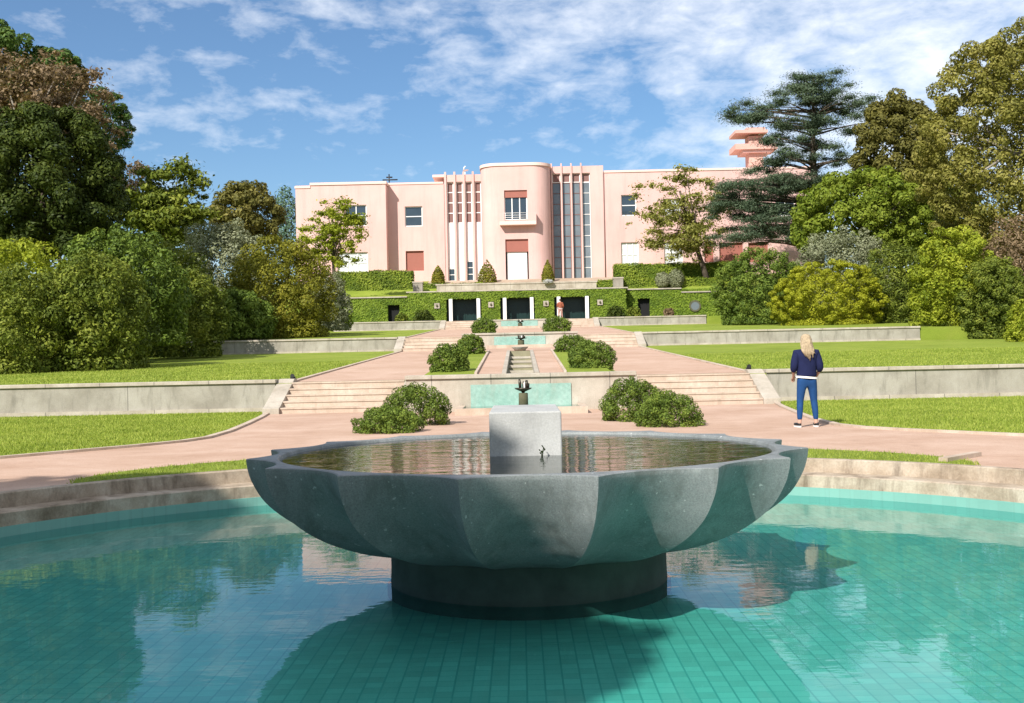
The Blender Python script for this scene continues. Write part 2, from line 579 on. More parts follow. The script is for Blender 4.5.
# ------------------------------------------------------------------ the ground
def zg(Y):
    """height of lawns and paths along the garden's slope"""
    if Y < 31.6: return 0.0
    if Y < 63.0: return 0.80 + (Y - 31.6) * 0.0355
    if Y < 93.0: return 2.62 + (Y - 63.0) * 0.0425
    if Y < 96.4: return 4.55
    if Y < 104: return 7.05
    if Y < 107: return 7.05 + (Y - 104) / 3 * 1.45
    if Y < 112: return 8.5 + (Y - 107) / 5 * 0.8
    return 9.3


POOL = (0.0, 9.16)
PA, PB = 6.3, 5.75        # half axes of the pool at the waterline
ZW = -0.42                # pool water level

XS = [-400, -120, -60, -30, -18, -7, 7, 18, 30, 60, 120, 400]
YS = [(31.6, 0, 0.80), (63.0, 1.9147, 2.62), (93.0, 3.895, 4.55), (96.4, 4.55, 7.05), (104, 7.05, 7.05), (107, 8.5, 8.5), (112, 9.3, 9.3), (900, 9.3, 9.3)]
gmb = MB()
# level lower garden: a sheet with an opening for the pool
outer = []
X0, X1, Y0, Y1 = -400.0, 400.0, -120.0, 31.6
na = 192
angs = sorted(set([2 * math.pi * k / na for k in range(na)] + [math.atan2(y - POOL[1], x - POOL[0]) % (2 * math.pi) for x in (X0, X1) for y in (Y0, Y1)]))


def ring_pt(a, da):
    return (POOL[0] + (PA + da) * math.cos(a), POOL[1] + (PB + da) * math.sin(a))


def rect_pt(a):
    c, s = math.cos(a), math.sin(a)
    t = 1e9
    if c > 1e-9: t = min(t, (X1 - POOL[0]) / c)
    if c < -1e-9: t = min(t, (X0 - POOL[0]) / c)
    if s > 1e-9: t = min(t, (Y1 - POOL[1]) / s)
    if s < -1e-9: t = min(t, (Y0 - POOL[1]) / s)
    return (POOL[0] + c * t, POOL[1] + s * t)


for k, a in enumerate(angs):
    b = angs[(k + 1) % len(angs)]
    p, q, r, s = ring_pt(a, 0.40), rect_pt(a), rect_pt(b), ring_pt(b, 0.40)
    mid = lambda u, w, t: (u[0] + (w[0] - u[0]) * t, u[1] + (w[1] - u[1]) * t)
    gmb.face([(*p, 0), (*q, 0), (*r, 0), (*s, 0)])
prev = (31.6, 0.0)
for (y, zb, zt) in YS:
    ya, za = prev
    if y > ya + 1e-6:
        gmb.face([(X0, ya, za), (X1, ya, za), (X1, y, zb), (X0, y, zb)])
    if zt > zb + 1e-6:
        gmb.face([(X0, y, zb), (X1, y, zb), (X1, y, zt), (X0, y, zt)])
    prev = (y, zt)
o = gmb.build('ground', M['turf'])
props(o, 'green lawns stepping up the terraced garden', 'lawn', kind='structure')

# path round the pool and the court in front of the steps (star-shaped about the pool)
right = [(11.3, 9.16), (11.0, 11.5), (9.6, 14.9), (7.9, 16.95), (6.5, 18.85), (6.0, 19.7), (5.78, 20.6), (5.85, 22.5), (6.15, 25.2), (6.5, 28.0), (7.0, 31.3)]
left = [(-x, y) for x, y in reversed(right)]
low = [(11.3 * math.cos(a), 9.16 + 11.3 * math.sin(a)) for a in np.linspace(math.pi, 2 * math.pi, 24)[1:-1]]
PATHO = right + [(0, 31.3)] + left + low
pang = np.array([math.atan2(y - POOL[1], x) % (2 * math.pi) for x, y in PATHO])
order = np.argsort(pang)
pang = pang[order]
pxy = np.array(PATHO)[order]


def path_out(a):
    a %= 2 * math.pi
    n = len(pang)
    i = int(np.searchsorted(pang, a)) % n
    j = (i - 1) % n
    p, q = pxy[j], pxy[i]
    c, s = math.cos(a), math.sin(a)
    d = q - p
    # solve POOL + t*(c,s) = p + u*d
    det = c * (-d[1]) + s * d[0]
    bx, by = p[0] - POOL[0], p[1] - POOL[1]
    t = (bx * (-d[1]) + by * d[0]) / det if abs(det) > 1e-9 else math.hypot(bx, by)
    return t


pmb = MB()
aa = sorted(set(list(np.linspace(0, 2 * math.pi, 240)[:-1]) + list(pang)))
for k, a in enumerate(aa):
    b = aa[(k + 1) % len(aa)]
    ta, tb = path_out(a), path_out(b)
    pmb.face([(*ring_pt(a, 0.36), 0.004), (ta * math.cos(a), POOL[1] + ta * math.sin(a), 0.004),
              (tb * math.cos(b), POOL[1] + tb * math.sin(b), 0.004), (*ring_pt(b, 0.36), 0.004)])
# terraces: two side paths and the cross paths
def strip(mb, x0, x1, ys, dz=0.004, zf=None):
    zf = zf or zg
    for a, b in zip(ys[:-1], ys[1:]):
        za, zb = zf(a + 1e-4), zf(b - 1e-4)
        mb.face([(x0, a, za + dz), (x1, a, za + dz), (x1, b, zb + dz), (x0, b, zb + dz)])
for s in (-1, 1):
    a, b = sorted((s * 2.9, s * 6.5))
    strip(pmb, a, b, [32.05, 61.2])
    strip(pmb, a, b, [63.4, 91.2])
strip(pmb, -2.9, 2.9, [42.6, 57.6], 0.0045, lambda Y: 1.65 + (Y - 42.6) * 0.0165)
strip(pmb, -2.9, 2.9, [64.5, 91.2])
strip(pmb, -7, 7, [93.3, 94.4])
o = pmb.build('path', M['path'])
props(o, 'terracotta gravel paths around the pool and up the terraces', 'path', kind='structure')
mb = MB()
strip(mb, -9, 9.5, [107.02, 112, 114])
strip(mb, -30, 30, [96.45, 104], 0.005)
o = mb.build('villa_forecourt', M['tan'])
props(o, 'pale gravel forecourt of the villa', 'forecourt', kind='structure')

# raised stone edging beside the lawns
mb = MB()
edge = [p for p in PATHO if p[1] > 9.2 and p[1] < 31.35 and p[0] != 0]
for sgn in (1, -1):
    pts = [(sgn * x, y) for x, y in right]
    for (xa, ya), (xb, yb) in zip(pts[:-1], pts[1:]):
        d = Vector((xb - xa, yb - ya)).normalized()
        nrm = Vector((d.y, -d.x)) * (0.13 * sgn)
        poly = [(xa, ya), (xb, yb), (xb + nrm.x, yb + nrm.y), (xa + nrm.x, ya + nrm.y)]
        if sgn > 0: poly.reverse()
        mb.prism(poly, -0.02, 0.045)
    for ys in ([32.05, 61.2], [63.4, 91.2]):
        x0, x1 = sorted((sgn * 6.5, sgn * 6.64))
        for a, b in zip(ys[:-1], ys[1:]):
            za, zb = zg(a), zg(b)
            mb.prism([(x0, a), (x1, a), (x1, b), (x0, b)], [za - 0.03, za - 0.03, zb - 0.03, zb - 0.03], [za + 0.05, za + 0.05, zb + 0.05, zb + 0.05])
for sgn in (1,):
    poly = [(sgn * 5.15, 13.5), (sgn * 5.85, 14.2), (sgn * 5.77, 14.28), (sgn * 5.07, 13.58)]
    if sgn < 0: poly.reverse()
    mb.prism(poly, -0.02, 0.06)
o = mb.build('path_kerb', M['step'])
props(o, 'low stone kerb edging the lawns', 'kerb', kind='structure')

# grass slips between the pool edge and the path
def slip(a0, a1, w):
    mb = MB()
    n = 40
    P = []
    for k in range(n + 1):
        t = k / n
        a = a0 + (a1 - a0) * t
        ww = 0.38 + w * max(0.0, 1 - (2 * t - 1) ** 4) ** 0.7
        P.append((ring_pt(a, 0.36), ring_pt(a, ww)))
    for (p, q), (r, s) in zip(P[:-1], P[1:]):
        mb.face([(*p, 0.012), (*q, 0.012), (*s, 0.012), (*r, 0.012)])
    return mb
o = slip(R_(38), R_(142), 1.55).build('lawn_slip', M['turf'])
props(o, 'grass slip between pool edge and path', 'lawn', kind='structure')
o = slip(R_(151), R_(250), 1.3).build('lawn_slip', M['turf'])
props(o, 'grass slip curving along the left pool edge', 'lawn', kind='structure')

# ------------------------------------------------------------------ pool
pool = thing('pool_basin', 'oval turquoise tiled pool with a stepped stone edge around the bowl fountain', 'pool', (0, 9.16, -0.95))


def oval(mb, prof, n=160, smooth=False):
    for (d0, z0), (d1, z1) in zip(prof[:-1], prof[1:]):
        for k in range(n):
            a, b = 2 * math.pi * k / n, 2 * math.pi * (k + 1) / n
            mb.face([(*ring_pt(a, d0), z0), (*ring_pt(a, d1), z1), (*ring_pt(b, d1), z1), (*ring_pt(b, d0), z0)], smooth)
    return mb
oval(MB(), [(0.46, -0.03), (0.46, 0.014), (0.35, 0.014), (0.33, 0.002), (0.325, -0.15), (0.30, -0.152), (0.02, -0.158), (0.0, -0.17), (0.0, -0.31)]).build('stone_edge', M['poolstone'], pool)
oval(MB(), [(0.0, -0.31), (-0.006, -0.312), (-0.006, -0.51)]).build('tile_band', M['tileband'], pool)
mb = MB()
mb.face([(*ring_pt(2 * math.pi * k / 160, -0.006), -0.51) for k in range(160)])
mb.build('tile_floor', M['tile'], pool)
mb = MB()
mb.face([(*ring_pt(2 * math.pi * k / 160, -0.004), ZW) for k in range(160)])
o = mb.build('water', M['water'])
props(o, 'still turquoise pool water', 'water', kind='structure')

# ------------------------------------------------------------------ bowl fountain
BC = Vector((0.035, 9.16, 0))
ftn = thing('bowl_fountain', 'large fluted grey granite fountain bowl standing in the turquoise pool', 'fountain', (0, 9.16, -0.95))
prof = [(2.25, 0.626), (2.247, 0.60), (2.235, 0.53), (2.20, 0.43), (2.11, 0.285), (1.95, 0.145), (1.75, 0.03), (1.50, -0.065), (1.30, -0.115), (1.14, -0.145)]
# smooth the profile
pr = []
for k in range(len(prof) - 1):
    for t in (0, 0.25, 0.5, 0.75):
        p0, p1, p2, p3 = prof[max(k - 1, 0)], prof[k], prof[k + 1], prof[min(k + 2, len(prof) - 1)]
        cr = lambda i: 0.5 * (2 * p1[i] + (p2[i] - p0[i]) * t + (2 * p0[i] - 5 * p1[i] + 4 * p2[i] - p3[i]) * t * t + (3 * p1[i] - p0[i] - 3 * p2[i] + p3[i]) * t ** 3)
        pr.append((cr(0), cr(1)))
pr.append(prof[-1])
NF, SEG = 16, 12
mb = MB()
RIN = 2.0


def flute_r(ra, z, u):
    """u in -1..1 across one flute"""
    w = (0.085 + 0.05 * min(1.0, max(0.0, (0.6 - z) / 0.35))) * min(1.0, max(0.3, (z + 0.30) / 0.4))
    return ra * (1 - w * (1 - u * u) ** 0.9)
for f in range(NF):
    base = len(mb.v)
    for s in range(SEG + 1):
        u = -1 + 2 * s / SEG
        a = 2 * math.pi * (f + 0.5 * u) / NF - math.pi / 2
        for ra, z in pr:
            r = flute_r(ra, z, u)
            mb.v.append((BC.x + r * math.cos(a), BC.y + r * math.sin(a), z))
    K = len(pr)
    for s in range(SEG):
        for k in range(K - 1):
            i = base + s * K + k
            mb.f.append((i, i + 1, i + K + 1, i + K)); mb.s.append(True)
    # rim, inner wall
    for s in range(SEG):
        q = []
        for ss in (s, s + 1):
            u = -1 + 2 * ss / SEG
            a = 2 * math.pi * (f + 0.5 * u) / NF - math.pi / 2
            r = flute_r(pr[0][0], 0.626, u)
            q.append([(BC.x + rr * math.cos(a), BC.y + rr * math.sin(a), zz) for rr, zz in ((r, 0.626), (r - 0.012, 0.632), (RIN + 0.01, 0.632), (RIN, 0.624), (1.90, 0.40), (1.5, 0.22), (0.02, 0.15))])
        for k in range(6):
            mb.face([q[0][k], q[1][k], q[1][k + 1], q[0][k + 1]])
mb.build('bowl', M['granite'], ftn)
mb = MB()
mb.lathe([(1.125, -0.08), (1.125, -0.30), (1.13, -0.44), (1.16, -0.445), (1.16, -0.95)], (0.035, 9.16, 0), 72)
mb.build('base', M['wetshaded'], ftn)
mb = MB().box(-0.255, 0.315, 8.76, 10.05, 0.2, 0.955)
ped = mb.build('pedestal_block', M['pedestal'], ftn, bevel=0.012)
mb = MB()
mb.face([(BC.x + RIN * 0.985 * math.cos(a), 9.16 + RIN * 0.985 * math.sin(a), 0.607) for a in np.linspace(0, 2 * math.pi, 96)[:-1]])
o = mb.build('water', M['bowlwater'])
props(o, 'dark water brimming in the granite bowl', 'water', kind='structure')
# sprig growing at the block's foot
mb = MB()
sx, sy = 0.155, 8.70
for (dx, dz, l) in ((0.02, 0.075, 1), (-0.01, 0.05, 1), (0.012, 0.09, 1)):
    mb.tube([(sx, sy, 0.59), (sx + dx * 0.5, sy, 0.61 + dz * 0.4), (sx + dx, sy - 0.01, 0.61 + dz * 0.75)], [0.004, 0.003, 0.002], 5)
    for k in range(3):
        t = 0.4 + 0.3 * k
        c = Vector((sx + dx * t, sy, 0.61 + dz * t * 0.8))
        e = Vector((0.016 * (1 if k % 2 else -1), -0.006, 0.01))
        mb.face([c, c + e * 0.5 + Vector((0, 0, 0.008)), c + e, c + e * 0.5 - Vector((0, 0, 0.008))])
o = mb.build('sprig', M['f_dark'], loc=(sx, sy, 0.6))
props(o, 'tiny dark weed sprouting from bowl water beside the granite block', 'weed')

# ------------------------------------------------------------------ retaining walls, steps, cascade
def retaining(label, x0, x1, y, z0, z1, group):
    t = thing('retaining_wall', label, 'garden wall', ((x0 + x1) / 2, y, z0), group)
    MB().box(x0, x1, y, y + 0.32, z0 - 0.2, z1 - 0.10).build('wall_face', M['wallstone'], t)
    MB().box(x0 - 0.02, x1 + 0.02, y - 0.06, y + 0.40, z1 - 0.10, z1).build('coping', M['coping'], t, bevel=0.012)
    MB().box(x0, x1, y - 0.07, y + 0.002, z0 - 0.2, z0 + 0.11 * (z1 - z0) / 0.9).build('plinth', M['coping'], t)
    return t
GW = 'low stone retaining walls of the terraces'
for s in (-1, 1):
    side = 'left' if s < 0 else 'right'
    near = 'first stone terrace wall on the left, behind the lower lawn, part shaded' if s < 0 else 'first stone terrace wall behind the woman in blue jeans'
    retaining(near, *sorted((s * 6.98, s * 34)), 31.55, 0, 0.91, GW)
    mid = 'second stone terrace wall running from left steps to dark shrubs' if s < 0 else 'second stone terrace wall below the golden shrub on the right'
    retaining(mid, *sorted((s * 6.95, s * (19.2 if s < 0 else 22.6))), 62.9, zg(62.8), 2.70, GW)
    far = 'third stone terrace wall below the ivy pavilion, left half' if s < 0 else 'third stone terrace wall below the ivy pavilion, right half'
    retaining(far, *sorted((s * 6.6, s * 15.6)), 92.9, zg(92.5), 4.64, GW)


def steps(label, xa, xb, y0, y1, z0, z1, n):
    xa, xb = sorted((xa, xb))
    t = thing('stone_steps', label, 'steps', ((xa + xb) / 2, y0, z0), 'flights of garden steps')
    mb = MB()
    run = (y1 - y0) / n
    rise = (z1 - z0) / n
    poly = [(y0 - 0.0, z0 - 0.2)]
    prof = []
    for k in range(n):
        prof += [(y0 + run * k, z0 + rise * k - (0.0 if k else 0.2)), (y0 + run * k, z0 + rise * (k + 1) - 0.04), (y0 + run * k - 0.022, z0 + rise * (k + 1) - 0.04), (y0 + run * k - 0.022, z0 + rise * (k + 1))]
    prof += [(y1 + 0.05, z1), (y1 + 0.05, z0 - 0.2)]
    mb.side_prism(list(reversed(prof)), xa, xb)
    mb.build('treads', M['step'], t)
    s = 1 if xa > 0 else -1
    for inner in (True, False):
        cx = (xa if s > 0 else xb) if inner else (xb if s > 0 else xa)
        w = 0.30 if inner else 0.45
        if inner: a, b = sorted((cx - s * w, cx - s * 0.003))
        else: a, b = sorted((cx + s * 0.003, cx + s * w))
        zz = z1 + 0.10
        MB().side_prism([(y0 - 0.12, z0 - 0.2), (y0 - 0.12, z0 + 0.16), (y0 + 0.05, z0 + 0.2), (y1 - 0.05, zz), (y1 + 0.3, zz), (y1 + 0.3, z0 - 0.2)][::-1], a, b).build('cheek_wall', M['coping'], t, bevel=0.01)
    return t
for s in (-1, 1):
    sd = 'left' if s < 0 else 'right'
    steps('lowest %s flight of stone steps, beside the %s near bush' % (sd, sd), s * 3.3, s * 6.5, 29.9, 32.0, 0.0, 0.815, 5)
    steps('middle %s flight of pinkish stone steps between terraces' % sd, s * 3.0, s * 6.5, 61.2, 63.35, zg(61.2), 2.635, 4)
    steps('top %s flight of stone steps near the ivy pavilion' % sd, s * 3.0, s * 6.15, 91.2, 93.2, zg(91.2), 4.56, 4)


def cascade(label, yf, hw, z0, z1, tile_hw, tz0, tz1, basin, nm='cascade_wall'):
    t = thing('cascade_wall', label, 'fountain wall', (0, yf, z0), 'tiled fountain walls on the axis')
    MB().box(-hw, hw, yf, yf + 0.6, z0 - 0.2, z1 - 0.1).build('wall_face', M['coping'], t)
    MB().box(-hw - 0.02, hw + 0.02, yf - 0.06, yf + 0.7, z1 - 0.1, z1).build('coping', M['coping'], t, bevel=0.01)
    MB().box(-tile_hw, tile_hw, yf - 0.03, yf + 0.002, tz0, tz1).build('tile_panel', M['nichetile'], t)
    bw, bd, bh = basin
    mb = MB()
    mb.box(-bw, bw, yf - bd, yf - bd + 0.18, z0 - 0.15, z0 + bh)
    mb.box(-bw, -bw + 0.18, yf - bd + 0.18, yf - 0.062, z0 - 0.15, z0 + bh)
    mb.box(bw - 0.18, bw, yf - bd + 0.18, yf - 0.062, z0 - 0.15, z0 + bh)
    mb.build('basin_kerb', M['step'], t)
    mb = MB()
    mb.face([(-bw + 0.17, yf - bd + 0.17, z0 + bh * 0.4), (bw - 0.17, yf - bd + 0.17, z0 + bh * 0.4), (bw - 0.17, yf - 0.06, z0 + bh * 0.4), (-bw + 0.17, yf - 0.06, z0 + bh * 0.4)])
    mb.build('basin_lining', M['nichetile'], t)
    o = MB()
    o.face([(-bw + 0.175, yf - bd + 0.175, z0 + bh * 0.8), (bw - 0.175, yf - bd + 0.175, z0 + bh * 0.8), (bw - 0.175, yf - 0.063, z0 + bh * 0.8), (-bw + 0.175, yf - 0.063, z0 + bh * 0.8)])
    o = o.build('water', M['basinwater'])
    props(o, 'shallow water in an axial basin', 'water', kind='structure')
cascade('nearest tiled fountain wall behind the granite block', 29.0, 3.0, 0.0, 0.97, 1.31, 0.02, 0.70, (1.62, 2.0, 0.17))
cascade('middle tiled fountain wall at the head of the cascade', 57.6, 3.0, 1.90, 2.70, 1.33, 1.92, 2.50, (1.7, 1.8, 0.14))
cascade('farthest tiled fountain wall below the ivy pavilion', 91.4, 3.0, 3.83, 4.56, 1.5, 3.85, 4.50, (1.7, 1.6, 0.12))


def zc(Y): return 0.955 + (Y - 29.6) * 0.0535
# ramp of the central strip between first and second fountain wall
mb = MB()
ya, yb = 29.62, 42.6
for s in (-1, 1):
    for x0, x1, d in ((1.22, 2.42, 0.0),):
        pts = [(s * x0, ya), (s * x1, ya), (s * x1, yb), (s * x0, yb)]
        if s < 0: pts.reverse()
        mb.face([(x, y, zc(y) + 0.01) for x, y in pts])
        pts = [(s * 2.42, ya, zc(ya) + 0.01), (s * 2.95, ya + 2.4, zg(32.1) + 0.002), (s * 2.95, yb, zg(yb) + 0.002), (s * 2.42, yb, zc(yb) + 0.01)]
        if s < 0: pts.reverse()
        mb.face(pts)
        pts = [(s * 2.42, ya, zc(ya) + 0.01), (s * 2.95, ya, zc(ya) - .2), (s * 2.95, ya + 2.4, zg(32.1) + 0.002)]
        if s < 0: pts.reverse()
        mb.face(pts)
o = mb.build('lawn_bed', M['turf'])
props(o, 'grass beds on both sides of the cascade', 'lawn', kind='structure')
mb = MB()
for s in (-1, 1):
    pts = [(s * 0.50, ya), (s * 1.16, ya), (s * 1.16, yb), (s * 0.50, yb)]
    if s < 0: pts.reverse()
    mb.face([(x, y, zc(y)) for x, y in pts])
o = mb.build('path', M['path'])
props(o, 'terracotta gravel strips beside the cascade', 'path', kind='structure')
mb = MB()
mb.face([(-2.95, yb, zc(yb)), (2.95, yb, zc(yb)), (2.95, 57.6, 1.89), (-2.95, 57.6, 1.89)])
for s in (-1, 1):
    pts = [(s * 2.95, yb, zc(yb)), (s * 2.95, yb, 0.9), (s * 2.95, 57.6, 1.6), (s * 2.95, 57.6, 1.89)]
    mb.face(pts)
o = mb.build('path', M['path'])
props(o, 'gravel cross path before the middle fountain wall', 'path', kind='structure')
cas = thing('water_cascade', 'stepped stone water channel running down between two gravel strips', 'cascade', (0, ya, 0.9))
for s in (-1, 1):
    x0, x1 = sorted((s * 0.38, s * 0.50))
    MB().prism([(x0, ya), (x1, ya), (x1, yb), (x0, yb)], [zc(ya) - 0.5, zc(ya) - 0.5, zc(yb) - 0.9, zc(yb) - 0.9], [zc(ya) + 0.03, zc(ya) + 0.03, zc(yb) + 0.03, zc(yb) + 0.03]).build('channel_kerb', M['coping'], cas)
    x0, x1 = sorted((s * 1.16, s * 1.23))
    MB().prism([(x0, ya), (x1, ya), (x1, yb), (x0, yb)], [zc(ya) - 0.5, zc(ya) - 0.5, zc(yb) - 0.9, zc(yb) - 0.9], [zc(ya) + 0.06, zc(ya) + 0.06, zc(yb) + 0.06, zc(yb) + 0.06]).build('bed_kerb', M['step'], cas)
nst = 5
mw = MB()
for k in range(nst):
    y0 = ya + 0.02 + (yb - ya) * k / nst
    y1 = ya + (yb - ya) * (k + 1) / nst
    zt = zc(y0) - 0.10
    MB().box(-0.379, 0.379, y0, y1, zt - 0.7, zt - 0.06).build('channel_bed', M['chan'], cas)
    MB().box(-0.379, 0.379, y0 - 0.02, y0 + 0.16, zt - 0.059, zt + 0.02).build('weir', M['coping'], cas)
    mw.face([(-0.378, y0 + 0.165, zt - 0.005), (0.378, y0 + 0.165, zt - 0.005), (0.378, y1 - 0.021, zt - 0.005), (-0.378, y1 - 0.021, zt - 0.005)])
MB().box(-0.379, 0.379, yb + 0.003, yb + 0.25, zc(yb) - 0.9, zc(yb) - 0.004).build('end_wall', M['chan'], cas)
o = mw.build('water', M['basinwater'])
props(o, 'water lying in the stepped channel', 'water', kind='structure')
MB().lathe([(0.02, 0), (0.20, 0.0), (0.24, 0.06), (0.32, 0.13), (0.33, 0.16), (0.28, 0.16), (0.2, 0.10), (0.02, 0.09)], (0, 42.9, zc(42.6) + 0.0), 20).build('outlet_bowl', M['wallstone'], cas)


def spout(label, y, z0, h, s=1.0):
    t = thing('water_spout', label, 'fountain spout', (0.06, y, z0), 'bronze spouts on the axis')
    c = (0.06, y, z0)
    MB().lathe([(0.02, 0.0), (0.125 * s, 0.0), (0.115 * s, h * 0.55), (0.105 * s, h * 0.56), (0.02, h * 0.56)], c, 20).build('post', M['moss'], t)
    MB().lathe([(0.03, h * 0.56), (0.05 * s, h * 0.6), (0.20 * s, h * 0.68), (0.22 * s, h * 0.72), (0.17 * s, h * 0.715), (0.03, h * 0.66)], c, 20).build('dish', M['bronze'], t)
    mb = MB()
    for dx, dy, hh, r in ((-0.07, 0, 0.34, 0.035), (0.01, 0.03, 0.26, 0.03), (0.07, -0.02, 0.30, 0.04), (0.11, 0.03, 0.2, 0.03)):
        mb.tube([(c[0] + dx * s, y + dy, z0 + h * 0.66), (c[0] + dx * 1.15 * s, y + dy, z0 + h * (0.66 + hh * 0.6)), (c[0] + dx * 1.3 * s, y + dy, z0 + h * (0.66 + hh))], [r * s, r * 1.2 * s, r * 0.7 * s], 8)
    mb.build('nozzle', M['bronze'], t)
    mb = MB().lathe([(0.008, h * 0.7), (0.028 * s, h * 0.72), (0.024 * s, h * 0.84), (0.012 * s, h * 0.9), (0.004, h * 0.91)], (c[0] + 0.035 * s, y - 0.03, z0), 10)
    mb.build('jet', M['white'], t)
spout('bronze water spout on a short post behind the granite block', 27.9, 0.05, 0.80)
spout('small bronze water spout before the middle fountain wall', 56.6, 1.95, 0.62, 1.4)
spout('distant bronze water spout before the farthest fountain wall', 90.5, 3.9, 0.6, 1.6)

for s, lb in ((-1, 'small black spotlight on the left cheek of the lowest steps'), (1, 'small black spotlight on the right cheek of the lowest steps')):
    x, y, z = s * 6.58, 32.1, 0.915
    t = thing('garden_spotlight', lb, 'spotlight', (x, y, z), 'black garden spotlights')
    MB().box(x - 0.07, x + 0.07, y - 0.05, y + 0.05, z, z + 0.05).build('bracket', M['black'], t)
    MB().tube([(x, y - 0.10, z + 0.085), (x, y - 0.03, z + 0.08), (x, y + 0.07, z + 0.06)], [0.06, 0.055, 0.035], 12).build('lamp_head', M['black'], t)

# ------------------------------------------------------------------ garden pavilion under the villa
YP = 94.6
ZP0, ZP1 = 4.55, 7.22
pav = thing('garden_pavilion', 'long ivy clad pavilion with three dark openings and white pillars below the villa', 'pavilion', (0, YP, ZP0))


def wall_holes(mb, x0, x1, z0, z1, y, holes, depth=0.3, th=0.4, back=True):
    xs = sorted(set([x0, x1] + [h for q in holes for h in q[:2]]))
    zs = sorted(set([z0, z1] + [h for q in holes for h in q[2:4]]))
    inside = lambda x, z: any(q[0] < x < q[1] and q[2] < z < q[3] for q in holes)
    for a, b in zip(xs[:-1], xs[1:]):
        for c, d in zip(zs[:-1], zs[1:]):
            if not inside((a + b) / 2, (c + d) / 2):
                mb.face([(a, y, c), (b, y, c), (b, y, d), (a, y, d)])
    for (a, b, c, d) in [q[:4] for q in holes]:
        e = y + depth
        mb.face([(a, y, c), (a, y, d), (a, e, d), (a, e, c)])
        mb.face([(b, y, d), (b, y, c), (b, e, c), (b, e, d)])
        mb.face([(a, y, d), (b, y, d), (b, e, d), (a, e, d)])
        mb.face([(a, y, c), (a, e, c), (b, e, c), (b, y, c)])


OPEN = [(-6.2, -3.2), (-1.6, 1.35), (3.0, 6.05)]
ZO = 6.52
mb = MB()
holes = [(a, b, ZP0, ZO) for a, b in OPEN]
wall_holes(mb, -9.4, 9.1, ZP0, ZP1 - 0.1, YP, holes, 1.4)
mb.face([(-9.4, YP, ZP0), (-9.4, YP, ZP1 - 0.1), (-9.4, YP + 1.6, ZP1 - 0.1), (-9.4, YP + 1.6, ZP0)])
mb.face([(9.1, YP, ZP0), (9.1, YP + 1.6, ZP0), (9.1, YP + 1.6, ZP1 - 0.1), (9.1, YP, ZP1 - 0.1)])
mb.face([(-9.4, YP, ZP1 - 0.1), (9.1, YP, ZP1 - 0.1), (9.1, YP + 1.8, ZP1 - 0.1), (-9.4, YP + 1.8, ZP1 - 0.1)])
mb.build('wall', M['hedgebase'], pav)
DL = px(388, 305, 96)[0], px(399.6, 305, 96)[0]
DR = px(637.5, 305, 96)[0], px(649.5, 305, 96)[0]
YW = YP + 1.2
wl = MB(); wall_holes(wl, -17.5, -9.42, ZP0, 6.75, YW, [(DL[0], DL[1], ZP0, 6.2)], 0.5)
wl.face([(-17.5, YW, 6.75), (-9.42, YW, 6.75), (-9.42, YW + 0.6, 6.75), (-17.5, YW + 0.6, 6.75)])
wl.build('wing_wall', M['hedgebase'], pav)
wr = MB(); wall_holes(wr, 9.12, 18.5, ZP0, 7.0, YW, [(DR[0], DR[1], ZP0, 6.3)], 0.5)
wr.face([(9.12, YW, 7.0), (18.5, YW, 7.0), (18.5, YW + 0.6, 7.0), (9.12, YW + 0.6, 7.0)])
wr.build('wing_wall', M['hedgebase'], pav)
for a, b in OPEN:
    c = (a + b) / 2
    mb = MB()
    y = YP + 1.38
    mb.box(a, b, y, y + 0.05, ZP0, ZO)
    for k in range(5):
        xx = a + (b - a) * k / 4
        mb.box(xx - 0.03, xx + 0.03, y - 0.04, y - 0.002, ZP0, ZO)
    mb.build('dark_door', M['darkgreen'], pav)
    for xx in (a + 0.38, b - 0.26):
        MB().box(xx - 0.15, xx + 0.15, YP - 0.06, YP + 0.24, ZP0, ZO - 0.002).build('pillar', M['white'], pav, bevel=0.02)
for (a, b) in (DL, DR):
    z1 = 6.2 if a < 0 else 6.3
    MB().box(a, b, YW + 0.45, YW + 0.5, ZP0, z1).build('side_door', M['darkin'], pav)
for xx in (px(437, 305, YP)[0], px(491, 305, YP)[0], px(546, 305, YP)[0], px(600, 305, YP)[0]):
    z = 5.95
    q = MB().box(xx - 0.23, xx + 0.23, YP - 0.14, YP - 0.06, z - 0.23, z + 0.23).build('wall_plaque', M['coping'], pav, bevel=0.02)
    MB().lathe([(0.01, 0.0), (0.13, 0.0), (0.10, 0.10), (0.01, 0.12)], (0, 0, 0), 12)
    m2 = MB()
    m2.tube([(xx, YP - 0.145, z + 0.10), (xx, YP - 0.20, z + 0.02), (xx, YP - 0.15, z - 0.10)], [0.05, 0.10, 0.04], 8)
    m2.build('relief', M['moss'], q)
xr, zr = px(694.7, 306, YW)
mb = MB()
for k in range(24):
    a, b = 2 * math.pi * k / 24, 2 * math.pi * (k + 1) / 24
    pts = []
    for r, yy in ((0.50, YW - 0.12), (0.36, YW - 0.12)):
        pts.append([(xr + r * math.cos(t), yy, zr + r * math.sin(t)) for t in (a, b)])
    mb.face([pts[0][0], pts[0][1], pts[1][1], pts[1][0]])
    mb.face([(xr + 0.5 * math.cos(a), YW, zr + 0.5 * math.sin(a)), (xr + 0.5 * math.cos(b), YW, zr + 0.5 * math.sin(b)), pts[0][1], pts[0][0]])
rw = mb.build('round_window', M['moss'], pav)
mb = MB()
mb.face([(xr + 0.37 * math.cos(t), YW - 0.10, zr + 0.37 * math.sin(t)) for t in np.linspace(0, 2 * math.pi, 25)[:-1]])
mb.build('pane', M['reflectglass'], rw)
MB().box(-9.6, 9.3, YP - 0.05, YP + 1.9, ZP1 - 0.099, ZP1).build('roof_edge', M['coping'], pav)
